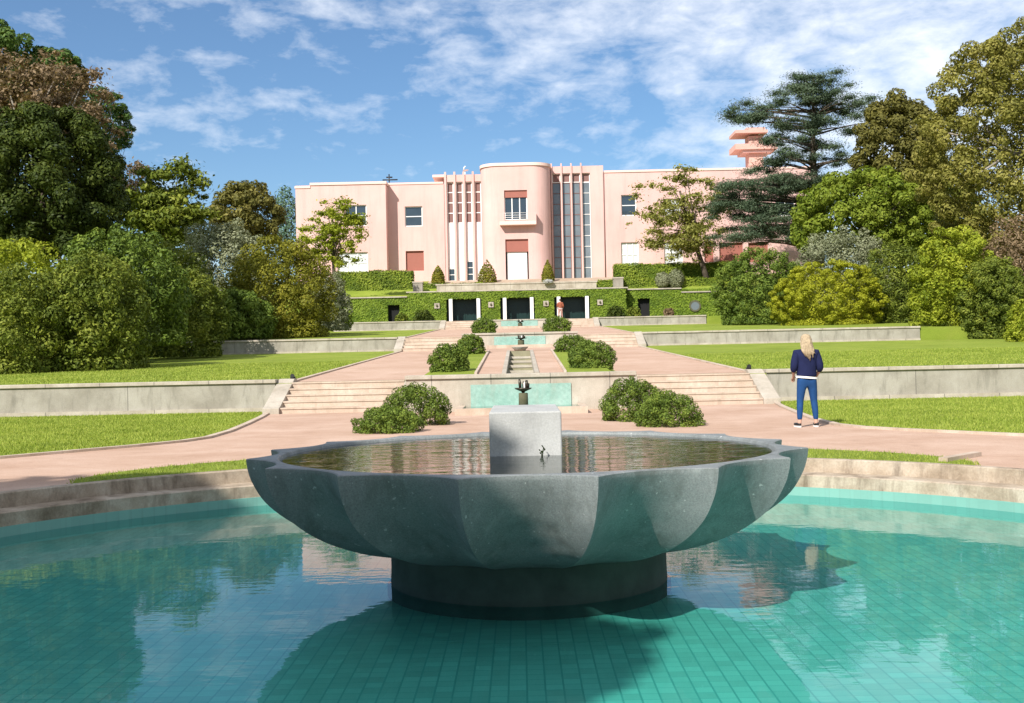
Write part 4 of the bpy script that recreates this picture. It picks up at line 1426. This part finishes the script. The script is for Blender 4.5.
tree('broadleaf_tree', 'loose fresh green tree with jagged top between evergreen and villa', 'tree', (116, 216, 158, 270), 82, 3.4, 'f_rhodo', 22000, 0.17, m=40, sub=0.22, seed=46, group=LT, spread=0.2, core=False)
tree('bare_tree', 'purplish thin tree between the evergreen and the loose green tree', 'tree', (108, 150, 140, 250), 86, 1.6, 'f_brown', 3000, 0.13, m=20, sub=0.25, seed=47, group=LT, core=False, spread=0.3)
tree('broadleaf_tree', 'rusty olive tree just left of the blue cypress', 'tree', (206, 282, 178, 262), 104, 3.0, 'f_rust', 13000, 0.18, m=36, sub=0.24, seed=48, group=LT, spread=0.16)
tree('cypress_tree', 'narrow blue green cypress at the villa\'s left corner', 'tree', (275, 296, 184, 262), 122, 1.0, 'f_cypress', 6000, 0.16, m=26, sub=0.45, seed=49, group=LT, squash=1.6, low=-0.9)
tree('small_tree', 'small bright green tree with gaps before the left villa wall', 'tree', (297, 368, 194, 276), 97, 2.6, 'f_lime', 10500, 0.125, m=34, sub=0.20, seed=50, core=False, spread=0.22, zbase=7.0, trunk='bark', low=-0.9, tr=0.2)

# right side
RT = 'trees on the right of the villa'
tree('leaning_tree', 'sparse yellowish green tree with a leaning trunk before the right villa wing', 'tree', (622, 738, 160, 272), 107, 3.4, 'f_olive', 15000, 0.14, m=44, sub=0.17, seed=51, core=False, spread=0.25, zbase=8.0, lean=2.6, low=-0.8, tr=0.28, trunk='bark')
rg = np.random.default_rng(52)
# cedar: flat boughs in tiers
Yc = 102.0
cx, ctop = px(812, 74, Yc)
_, cbot = px(815, 262, Yc)
ced = thing('cedar_tree', 'tall blue green cedar with flat tiered boughs before the belvedere', 'tree', (cx, Yc, 7.2), RT)
bl, targ = [], []
cmb = MB()
cmb.tube([(cx + 0.3, Yc, 7.0), (cx + 0.2, Yc, 13), (cx - 0.1, Yc, 19), (cx + 0.1, Yc, ctop - 0.3)], [0.55, 0.45, 0.28, 0.05], 10)
tiers = [(812, 80, 30, 8), (808, 93, 50, 12), (800, 106, 60, 10), (845, 104, 40, 7), (795, 124, 30, 6), (740, 108, 18, 4), (748, 118, 24, 5), (835, 126, 46, 8), (800, 140, 55, 9), (785, 158, 40, 8), (830, 160, 40, 6), (762, 180, 56, 12), (800, 182, 46, 10), (835, 178, 30, 5), (742, 200, 40, 9), (775, 208, 52, 11), (760, 225, 46, 9), (738, 186, 30, 6), (728, 208, 22, 4), (770, 195, 48, 9), (780, 220, 50, 9), (815, 205, 34, 7), (745, 238, 36, 7), (800, 232, 40, 6)]
for (tx, ty, hw, nb) in tiers:
    bx, bz = px(tx, ty, Yc)
    hwm = hw * Yc / F
    for k in range(int(nb * 1.7)):
        a = rg.uniform(0, 2 * math.pi); q = math.sqrt(rg.random())
        x = bx + hwm * 0.85 * q * math.cos(a)
        y = Yc + hwm * 0.8 * q * math.sin(a)
        s = rg.uniform(0.75, 1.3)
        bl.append((x, y, bz + rg.normal(0, 0.45) - 0.05 * abs(x - cx), s * 1.2, s * 1.2, s * 0.38))
        if k % 2 == 0:
            z0 = bz - rg.uniform(0.4, 1.4)
            st = Vector((cx + 0.1, Yc, min(z0, ctop - 1)))
            e = Vector((x, y, bz - 0.1))
            cmb.tube([st, st.lerp(e, 0.5) + Vector((0, 0, 0.15)), e], [0.10, 0.06, 0.02], 6)
cmb.build('trunk', M['bark'], ced)
foliage('crown', bl, 150000, 0.125, M['f_cedar'], ced, rg=rg, aspect=0.22, spread=0.2, deep=0.0, jitter=1.2, gauss=0.6)
tree('broadleaf_tree', 'rust tinged tree between the cedar and the great plane tree', 'tree', (854, 940, 88, 230), 96, 3.6, 'f_rust', 26000, 0.17, m=46, sub=0.22, seed=53, group=RT, low=-0.8)
tree('broadleaf_tree', 'dark green tree showing between the rust tinged tree and the plane tree', 'tree', (872, 985, 150, 290), 108, 3.5, 'f_rhodo', 20000, 0.19, m=40, sub=0.2, seed=56, group=RT, low=-0.8)
tree('plane_tree', 'great olive gold plane tree towering at the right edge', 'tree', (914, 1165, 22, 296), 78, 6.5, 'f_plane', 140000, 0.12, m=240, sub=0.11, seed=54, group=RT, low=-0.9, trunk='palebark', fill=0.22)
tree('broadleaf_tree', 'bright green domed tree in front of the cedar and rust tree', 'tree', (786, 940, 168, 275), 92, 4.0, 'f_green', 30000, 0.16, m=56, sub=0.19, seed=55, group=RT, low=-0.6)
RS = 'shrubs massed on the right terrace'
shrub('dark green rounded shrub at the pavilion\'s right end', (712, 806, 247, 324), 84, 3.0, 'f_box', 26000, 0.105, m=80, sub=0.14, seed=71, group=RS, jitter=0.7)
shrub('golden yellow shrub above the second wall', (767, 885, 260, 326), 78, 2.8, 'f_gold', 36000, 0.09, m=120, sub=0.095, seed=72, group=RS, squash=0.8, jitter=0.55)
shrub('grey green feathery shrub behind the golden one', (786, 900, 226, 310), 88, 3.0, 'f_grey', 17000, 0.12, m=44, sub=0.2, seed=73, group=RS)
shrub('olive green shrub between the golden one and the yellow leaved one', (858, 935, 238, 326), 80, 2.6, 'f_rhodo', 15000, 0.11, m=44, sub=0.2, seed=74, group=RS)
shrub('large yellow leaved shrub with dark gaps at the right', (908, 1000, 226, 336), 66, 2.6, 'f_lime', 17000, 0.12, m=50, sub=0.18, seed=75, group=RS, spread=0.16)
shrub('dark green shrub overlapping the yellow leaved one', (958, 1030, 255, 338), 63, 2.0, 'f_rhodo', 14000, 0.10, m=40, sub=0.2, seed=76, group=RS)
shrub('greyish pink shrub at the right frame edge, high up', (975, 1060, 210, 335), 72, 2.4, 'f_brown', 9000, 0.12, m=36, sub=0.22, seed=77, group=RS)
shrub('small bright yellow green shrub low at the right frame edge', (1003, 1050, 297, 345), 56, 1.1, 'f_lime', 6000, 0.085, m=26, sub=0.24, seed=78, group=RS)
shrub('dark fill shrub below the plane tree', (890, 1060, 235, 330), 84, 3.0, 'f_dark', 15000, 0.14, m=40, sub=0.2, seed=79, group=RS)

# the tree behind the viewer that shades the left of the pool
rg = np.random.default_rng(5)
sh = thing('shade_tree', 'broad tree beside the pool whose shade falls on the water', 'tree', (-11, -6, 0))
SB = crown_blobs((-12.2, -4.2, 9.3), (6.5, 7.0, 2.6), 70, 0.24, rg, -0.9, 0.8)
mb = MB(); limbs(mb, (-11, -6, -0.1), (-10.8, -5, 9), 0.4, [b[:3] for b in SB[::3]], rg=rg)
mb.build('trunk', M['bark'], sh)
foliage('crown', SB, 40000, 0.26, M['f_rhodo'], sh, rg=rg, fill=0.4)

for i, (x, y, h, r, lb) in enumerate([(-14.5, -1.5, 7.6, 3.9, 'unseen tree added left of the viewer to shade the pool wall'), (-3, -19, 8.5, 4.5, 'unseen tree added behind the viewer left of the pool axis'), (7, -16, 8, 4.8, 'unseen tree added behind the viewer right of the pool axis'), (17, -10, 8, 4.5, 'unseen tree added behind the viewer far right of the pool')]):  # unseen trees, added to block sky light from bowl and pool
    rg = np.random.default_rng(80 + i)
    bt = thing('added_shade_tree', lb, 'tree', (x, y, 0))
    SB = crown_blobs((x, y, h), (r, r, h * 0.72), 44, 0.26, rg, -0.9, 0.9)
    mb = MB(); limbs(mb, (x, y, -0.1), (x, y, h), 0.35, [b[:3] for b in SB[::4]], rg=rg)
    mb.build('trunk', M['bark'], bt)
    foliage('crown', SB, 12000, 0.28, M['f_rhodo'], bt, rg=rg, fill=0.3)

# grass blades on the near lawns
def blades(n, lo, hi, test, hgt, wid):
    P = np.stack([rng.uniform(lo[0], hi[0], n), rng.uniform(lo[1], hi[1], n), np.zeros(n)], 1)
    P = P[test(P)]
    P[:, 2] = np.array([zg(y) for y in P[:, 1]])
    m = len(P)
    a = rng.uniform(0, 2 * math.pi, m)
    w = np.stack([np.cos(a), np.sin(a), np.zeros(m)], 1) * wid * rng.uniform(0.6, 1.3, (m, 1))
    tip = np.stack([rng.normal(0, 0.35, m), rng.normal(0, 0.35, m), np.ones(m)], 1) * hgt * rng.uniform(0.4, 1.4, (m, 1))
    V = np.stack([P - w, P + w, P + tip], 1).reshape(-1, 3)
    return V, rng.uniform(0, 1, m)


def on_lower_lawn(P):
    dx, dy = P[:, 0], P[:, 1] - POOL[1]
    a = np.arctan2(dy, dx) % (2 * math.pi)
    grid = np.linspace(0, 2 * math.pi, 721)
    ro = np.interp(a, grid, [path_out(g) for g in grid])
    r = np.hypot(dx, dy)
    fall = rng.random(len(P)) < np.clip(1.6 - P[:, 1] / 34, 0.3, 1)
    return (r > ro + 0.13) & (np.abs(P[:, 0]) < P[:, 1] * 0.52 + 1) & (P[:, 1] < 31.4) & fall


def on_slip(P):
    dx, dy = P[:, 0], P[:, 1] - POOL[1]
    th = np.arctan2(dy / PB, dx / PA) % (2 * math.pi)
    s = np.minimum(np.hypot(dx / PA, dy / PB), 9)
    d = (s - 1) * 6.0
    ok = np.zeros(len(P), bool)
    for a0, a1, w in ((R_(38), R_(142), 1.55), (R_(151), R_(250), 1.3)):
        t = (th - a0) / (a1 - a0)
        ww = 0.38 + w * np.clip(1 - (2 * t - 1) ** 4, 0, 1) ** 0.7
        ok |= (t > 0) & (t < 1) & (d > 0.44) & (d < ww)
    return ok
V1, t1 = blades(420000, (-17, 14.0), (17, 31.4), on_lower_lawn, 0.04, 0.008)
V2, t2 = blades(190000, (-9, 4), (9, 17.4), on_slip, 0.04, 0.007)
def on_t1(P):
    x = np.abs(P[:, 0])
    return (x > 6.7) & (x < P[:, 1] * 0.5 + 1) & (P[:, 1] > 32)
V3, t3 = blades(140000, (-24, 32), (24, 48), on_t1, 0.045, 0.013)
V = np.concatenate([V1, V2, V3]); t = np.concatenate([t1, t2, t3])
o = mesh_obj('grass', np_mesh('grass', V, np.arange(len(V)).reshape(-1, 3), t), M['f_grass'])
props(o, 'short mown grass blades on the lawns', 'grass', kind='stuff')


# ------------------------------------------------------------------ people
def skin_mesh(name, joints, bones, mat, parent, root=0, levels=2):
    """joints: {key: ((x,y,z), r or (rx,ry))}, bones: [(a,b)]"""
    keys = list(joints)
    ix = {k: i for i, k in enumerate(keys)}
    me = bpy.data.meshes.new(name)
    me.from_pydata([joints[k][0] for k in keys], [(ix[a], ix[b]) for a, b in bones], [])
    o = mesh_obj(name, me, mat, parent)
    md = o.modifiers.new('skin', 'SKIN')
    md.use_smooth_shade = True
    for i, k in enumerate(keys):
        r = joints[k][1]
        sv = me.skin_vertices[0].data[i]
        sv.radius = (r, r) if isinstance(r, (int, float)) else r
        sv.use_root = (k == keys[root])
    sd = o.modifiers.new('smooth', 'SUBSURF')
    sd.levels = sd.render_levels = levels
    return o


SKIN = plain('skin', (0.52, 0.31, 0.23), 0.5, 0.3, var=0.08, scale=12)


def person(label, loc, h, top_col, leg_col, hair_col, long_hair=True, jacket_loose=1.0, face_away=True):
    t = thing('person', label, 'person', loc)
    k = h / 1.69
    X, Y, Z = loc
    def J(x, y, z, r): return ((X + x * k, Y + y * k, Z + z * k), tuple(q * k for q in r) if isinstance(r, tuple) else r * k)
    j = {
        'pelvis': J(0, 0, 0.90, (0.14, 0.11)), 'waist': J(0, 0, 1.06, (0.115, 0.09)), 'chest': J(0, 0, 1.26, (0.15, 0.105)),
        'collar': J(0, 0.0, 1.38, (0.10, 0.07)), 'neck': J(0, 0.0, 1.45, 0.05), 'jaw': J(0.0, 0.025, 1.53, (0.062, 0.07)), 'head': J(0.0, 0.015, 1.595, (0.075, 0.09)), 'pate': J(0.0, 0.0, 1.65, (0.055, 0.065)),
    }
    bones = [('pelvis', 'waist'), ('waist', 'chest'), ('chest', 'collar'), ('collar', 'neck'), ('neck', 'jaw'), ('jaw', 'head'), ('head', 'pate')]
    for s, n in ((-1, 'l'), (1, 'r')):
        j['hip' + n] = J(s * 0.09, 0, 0.84, 0.095); j['knee' + n] = J(s * 0.125, 0.01, 0.47, 0.055); j['ank' + n] = J(s * 0.15, -0.02, 0.085, 0.036)
        j['heel' + n] = J(s * 0.15, -0.02, 0.045, 0.034); j['toe' + n] = J(s * 0.175, 0.15, 0.03, 0.026)
        j['sh' + n] = J(s * 0.18, -0.01, 1.365, 0.055); j['elb' + n] = J(s * 0.25, -0.06, 1.09, 0.042); j['wri' + n] = J(s * 0.215, 0.10, 0.94, 0.026)
        j['palm' + n] = J(s * 0.205, 0.145, 0.905, (0.036, 0.018))
        bones += [('pelvis', 'hip' + n), ('hip' + n, 'knee' + n), ('knee' + n, 'ank' + n), ('ank' + n, 'heel' + n), ('heel' + n, 'toe' + n),
                  ('collar', 'sh' + n), ('sh' + n, 'elb' + n), ('elb' + n, 'wri' + n), ('wri' + n, 'palm' + n)]
        for q, (dx, ln) in enumerate(((-0.027, 0.065), (-0.009, 0.078), (0.009, 0.074), (0.026, 0.058))):
            bx = s * 0.205 + dx
            j['f%d%s' % (q, n)] = J(bx, 0.175, 0.88, 0.0095); j['g%d%s' % (q, n)] = J(bx - s * 0.006, 0.175 + ln * 0.45, 0.88 - ln * 0.42, 0.0085); j['h%d%s' % (q, n)] = J(bx - s * 0.012, 0.175 + ln * 0.5, 0.88 - ln * 0.85, 0.0075)
            bones += [('palm' + n, 'f%d%s' % (q, n)), ('f%d%s' % (q, n), 'g%d%s' % (q, n)), ('g%d%s' % (q, n), 'h%d%s' % (q, n))]
        j['t0' + n] = J(s * 0.175, 0.155, 0.92, 0.011); j['t1' + n] = J(s * 0.155, 0.19, 0.895, 0.009)
        bones += [('palm' + n, 't0' + n), ('t0' + n, 't1' + n)]
    body = skin_mesh('body', j, bones, SKIN, t)
    # face features and ears
    fm = MB()
    hy = 0.105
    fm.tube([(X, Y + (hy - 0.012) * k, Z + 1.60 * k), (X, Y + (hy + 0.012) * k, Z + 1.565 * k), (X, Y + hy * k - 0.01, Z + 1.553 * k)], [0.008 * k, 0.014 * k, 0.008 * k], 8)
    for s in (-1, 1):
        fm.tube([(X + s * 0.078 * k, Y, Z + 1.555 * k), (X + s * 0.088 * k, Y - 0.008 * k, Z + 1.585 * k), (X + s * 0.08 * k, Y, Z + 1.612 * k)], [0.010 * k, 0.014 * k, 0.010 * k], 8)
    fm.build('nose_and_ears', SKIN, t)
    em = MB()
    for s in (-1, 1):
        em.lathe([(0.002, -0.008 * k), (0.010 * k, -0.003 * k), (0.010 * k, 0.003 * k), (0.002, 0.008 * k)], (X + s * 0.032 * k, Y + 0.092 * k, Z + 1.60 * k), 10)
    em.build('eyes', M['black'], t)
    mm = MB().tube([(X - 0.022 * k, Y + 0.098 * k, Z + 1.525 * k), (X, Y + 0.104 * k, Z + 1.524 * k), (X + 0.022 * k, Y + 0.098 * k, Z + 1.525 * k)], 0.006 * k, 6)
    mm.build('mouth', plain('lips', (0.4, 0.16, 0.14), 0.4), t)
    # trousers
    jm = plain('trousers_cloth', leg_col, 0.8, 0.2, var=0.25, scale=14)
    jj = {'p': J(0, 0, 0.97, (0.165, 0.125)), 'm': J(0, -0.01, 0.88, (0.165, 0.13))}
    bb = [('p', 'm')]
    for s, n in ((-1, 'l'), (1, 'r')):
        jj['h' + n] = J(s * 0.095, -0.01, 0.80, 0.105); jj['t' + n] = J(s * 0.11, 0, 0.64, 0.083); jj['k' + n] = J(s * 0.127, 0.01, 0.47, 0.066); jj['c' + n] = J(s * 0.138, -0.012, 0.33, 0.062); jj['a' + n] = J(s * 0.15, -0.02, 0.115, 0.047)
        bb += [('m', 'h' + n), ('h' + n, 't' + n), ('t' + n, 'k' + n), ('k' + n, 'c' + n), ('c' + n, 'a' + n)]
    skin_mesh('jeans', jj, bb, jm, t)
    # jacket
    tm = plain('jacket_cloth', top_col, 0.85, 0.15, var=0.35, scale=10)
    L = jacket_loose
    jj = {'hem': J(0, 0, 0.905, (0.185 * L, 0.14)), 'hem2': J(0, 0, 0.94, (0.19 * L, 0.145)), 'w': J(0, -0.005, 1.08, (0.185 * L, 0.145)), 'c': J(0, -0.01, 1.25, (0.20 * L, 0.14)), 'u': J(0, -0.005, 1.36, (0.14, 0.10)), 'n': J(0, 0, 1.43, 0.075)}
    bb = [('hem', 'hem2'), ('hem2', 'w'), ('w', 'c'), ('c', 'u'), ('u', 'n')]
    for s, n in ((-1, 'l'), (1, 'r')):
        jj['s' + n] = J(s * 0.18, -0.01, 1.355, 0.083); jj['m' + n] = J(s * 0.212, -0.03, 1.23, 0.08); jj['e' + n] = J(s * 0.245, -0.055, 1.09, 0.072); jj['f' + n] = J(s * 0.232, 0.03, 1.0, 0.056)
        bb += [('u', 's' + n), ('s' + n, 'm' + n), ('m' + n, 'e' + n), ('e' + n, 'f' + n)]
    skin_mesh('jacket', jj, bb, tm, t)
    # shirt hem showing under the jacket, slightly tilted
    hm = MB()
    n = 28
    for a0 in range(n):
        pts = []
        for a in (2 * math.pi * a0 / n, 2 * math.pi * (a0 + 1) / n):
            for zz, gr in ((0.89, 1.0), (0.925, 0.985)):
                pts.append((X + 0.188 * k * gr * L * math.cos(a), Y + 0.15 * k * gr * math.sin(a), Z + (zz - 0.018 * math.cos(a)) * k))
        hm.face([pts[0], pts[2], pts[3], pts[1]], True)
    hm.build('shirt_hem', M['white'], t)
    # hair: a shell over the skull and a fall down the back
    hmat = stone('hair_strands', tuple(c * 0.6 for c in hair_col), hair_col, tuple(min(1, c * 1.3) for c in hair_col), 30, 0.3, tuple(c * 0.4 for c in hair_col), grain=120)
    hb = MB()
    prof = [(0.003, 0.105), (0.05, 0.098), (0.085, 0.065), (0.097, 0.015), (0.096, -0.04)]
    seg = 20
    base = len(hb.v)
    for r, z in prof:
        for q in range(seg):
            a = 2 * math.pi * q / seg
            front = max(0.0, math.sin(a))
            zz = z + (front * 0.045 if z < 0 else 0)
            hb.v.append((X + r * k * math.cos(a), Y + (r * 1.12 * math.sin(a) - 0.002) * k, Z + (1.60 + zz) * k))
    for i in range(len(prof) - 1):
        for q in range(seg):
            w = (q + 1) % seg
            hb.f.append((base + i * seg + q, base + i * seg + w, base + (i + 1) * seg + w, base + (i + 1) * seg + q)); hb.s.append(True)
    if long_hair:
        rgp = np.random.default_rng(3)
        for q in range(46):
            u = rgp.uniform(-1, 1)
            x0 = 0.088 * u
            ln = 0.26 + 0.10 * (1 - abs(u)) + rgp.uniform(-0.05, 0.05)
            yb = -0.10 * math.sqrt(max(0.05, 1 - u * u)) - 0.01
            x2 = 0.02 + 0.085 * u + rgp.normal(0, 0.012)
            pts = [(X + x0 * k, Y + yb * 0.9 * k, Z + 1.63 * k), (X + (x0 * 1.12) * k, Y + (yb - 0.012) * k, Z + 1.52 * k), (X + (x0 * 1.2 + 0.005) * k, Y + (-0.125 - rgp.uniform(0, 0.02)) * k, Z + 1.40 * k), (X + x2 * k, Y + (-0.155 - rgp.uniform(0, 0.02)) * k, Z + (1.61 - ln) * k)]
            hb.tube(pts, [0.014 * k, 0.018 * k, 0.017 * k, 0.004 * k], 6)
    hb.build('hair', hmat, t)
    for s in (-1, 1):
        sx, sy = X + s * 0.158 * k, Y
        def ell(mb, z0, z1, g):
            out = []
            for q in range(20):
                a = 2 * math.pi * q / 20
                out.append((sx + s * 0.012 * k + 0.052 * g * k * math.cos(a) + s * 0.04 * k * math.sin(a) * 0.4, sy + 0.055 * k + 0.135 * g * k * math.sin(a)))
            mb.prism(out, z0, z1)
        m1 = MB(); ell(m1, Z + 0.026 * k, Z + 0.072 * k, 0.97)
        sh_ = m1.build('shoe', M['black'], t, bevel=0.012 * k)
        m2 = MB(); ell(m2, Z + 0.001, Z + 0.0255 * k, 1.04)
        m2.build('sole', M['white'], sh_)
    return t


wx, _ = px(807, 427, 20.4)
person('woman with long blonde hair in navy jacket and blue jeans on the path', (wx, 20.4, 0.004), 1.69, (0.012, 0.016, 0.055), (0.012, 0.055, 0.165), (0.40, 0.31, 0.20), True, 1.06)
x2, _ = px(560.5, 318, 93.9)
person('tiny distant figure in a rust top before the rightmost pavilion opening', (x2, 93.9, 4.56), 1.72, (0.28, 0.09, 0.05), (0.42, 0.24, 0.2), (0.07, 0.04, 0.025), False)

# ------------------------------------------------------------------ light, sky, camera
AZ, EL = 31.0, 38.0
sdir = Vector((-math.sin(R_(AZ)) * math.cos(R_(EL)), -math.cos(R_(AZ)) * math.cos(R_(EL)), math.sin(R_(EL))))
ld = bpy.data.lights.new('sun', 'SUN')
ld.energy = 4.9
ld.angle = R_(0.5)
ld.color = (1.0, 0.96, 0.90)
so = link(bpy.data.objects.new('sun', ld))
so.rotation_euler = (-sdir).to_track_quat('-Z', 'Y').to_euler()
so.location = sdir * 60

w = bpy.data.worlds.new('World')
scene.world = w
w.use_nodes = True
nt = w.node_tree
nt.nodes.clear()
wo = nt.nodes.new('ShaderNodeOutputWorld')
bg = nt.nodes.new('ShaderNodeBackground')
bg.inputs['Strength'].default_value = 0.086
sky = nt.nodes.new('ShaderNodeTexSky')
sky.sky_type = 'NISHITA'
sky.sun_disc = False
sky.sun_elevation = R_(EL)
sky.sun_rotation = R_(180 + AZ)
sky.air_density = 1.0
sky.dust_density = 0.25
sky.ozone_density = 4.0
tc = nt.nodes.new('ShaderNodeTexCoord')
sp = nt.nodes.new('ShaderNodeSeparateXYZ')
nt.links.new(tc.outputs['Generated'], sp.inputs[0])
mp = nt.nodes.new('ShaderNodeMapping')
mp.inputs['Scale'].default_value = (1.0, 1.0, 2.2)
mp.inputs['Location'].default_value = (3.1, 0.4, 1.7)
nt.links.new(tc.outputs['Generated'], mp.inputs[0])
n1 = noise(nt, mp.outputs[0], 21.0, 9, 0.60, 0.2)
n2 = noise(nt, mp.outputs[0], 2.6, 4, 0.5, 0.2)
nn = math_(nt, 'ADD', math_(nt, 'MULTIPLY', n1, 0.62), math_(nt, 'MULTIPLY', n2, 0.38))
s = math_(nt, 'SUBTRACT', math_(nt, 'ADD', math_(nt, 'MULTIPLY', sp.outputs[0], 0.38), math_(nt, 'MULTIPLY', sp.outputs[2], 0.92)), 0.222)
mask = math_(nt, 'DIVIDE', math_(nt, 'ADD', s, 0.07), 0.20, True)
thr = math_(nt, 'SUBTRACT', 0.525, math_(nt, 'MULTIPLY', mask, 0.20))
den = math_(nt, 'DIVIDE', math_(nt, 'SUBTRACT', nn, thr), 0.32, True)
den = math_(nt, 'ADD', math_(nt, 'MULTIPLY', den, 0.78), 0.05)
hs = nt.nodes.new('ShaderNodeHueSaturation')
hs.inputs['Saturation'].default_value = 1.2
nt.links.new(sky.outputs[0], hs.inputs['Color'])
mixn = mixc(nt, hs.outputs[0], (10.4, 10.6, 11.0), den)
nt.links.new(mixn, bg.inputs['Color'])
nt.links.new(bg.outputs[0], wo.inputs['Surface'])

cd = bpy.data.cameras.new('camera')
cd.sensor_width = 36
cd.lens = 36 * F / 1024
cd.clip_start = 0.05
cd.clip_end = 3000
cam = link(bpy.data.objects.new('camera', cd))
cam.location = (0.0, 0.0, EYE)
yaw = math.atan((VPX - 512) / F)
pitch = math.atan((HZ - 351.5) / F)
cam.rotation_euler = (Matrix.Rotation(yaw, 4, 'Z') @ Matrix.Rotation(math.pi / 2 + pitch, 4, 'X') @ Matrix.Rotation(-ROLL, 4, 'Z')).to_euler()
scene.camera = cam
scene.view_settings.view_transform = 'Standard'
scene.view_settings.look = 'None'
scene.view_settings.exposure = 0.5
scene.view_settings.gamma = 1.0
scene.cycles.use_denoising = True
scene.cycles.max_bounces = 8
scene.cycles.transparent_max_bounces = 12
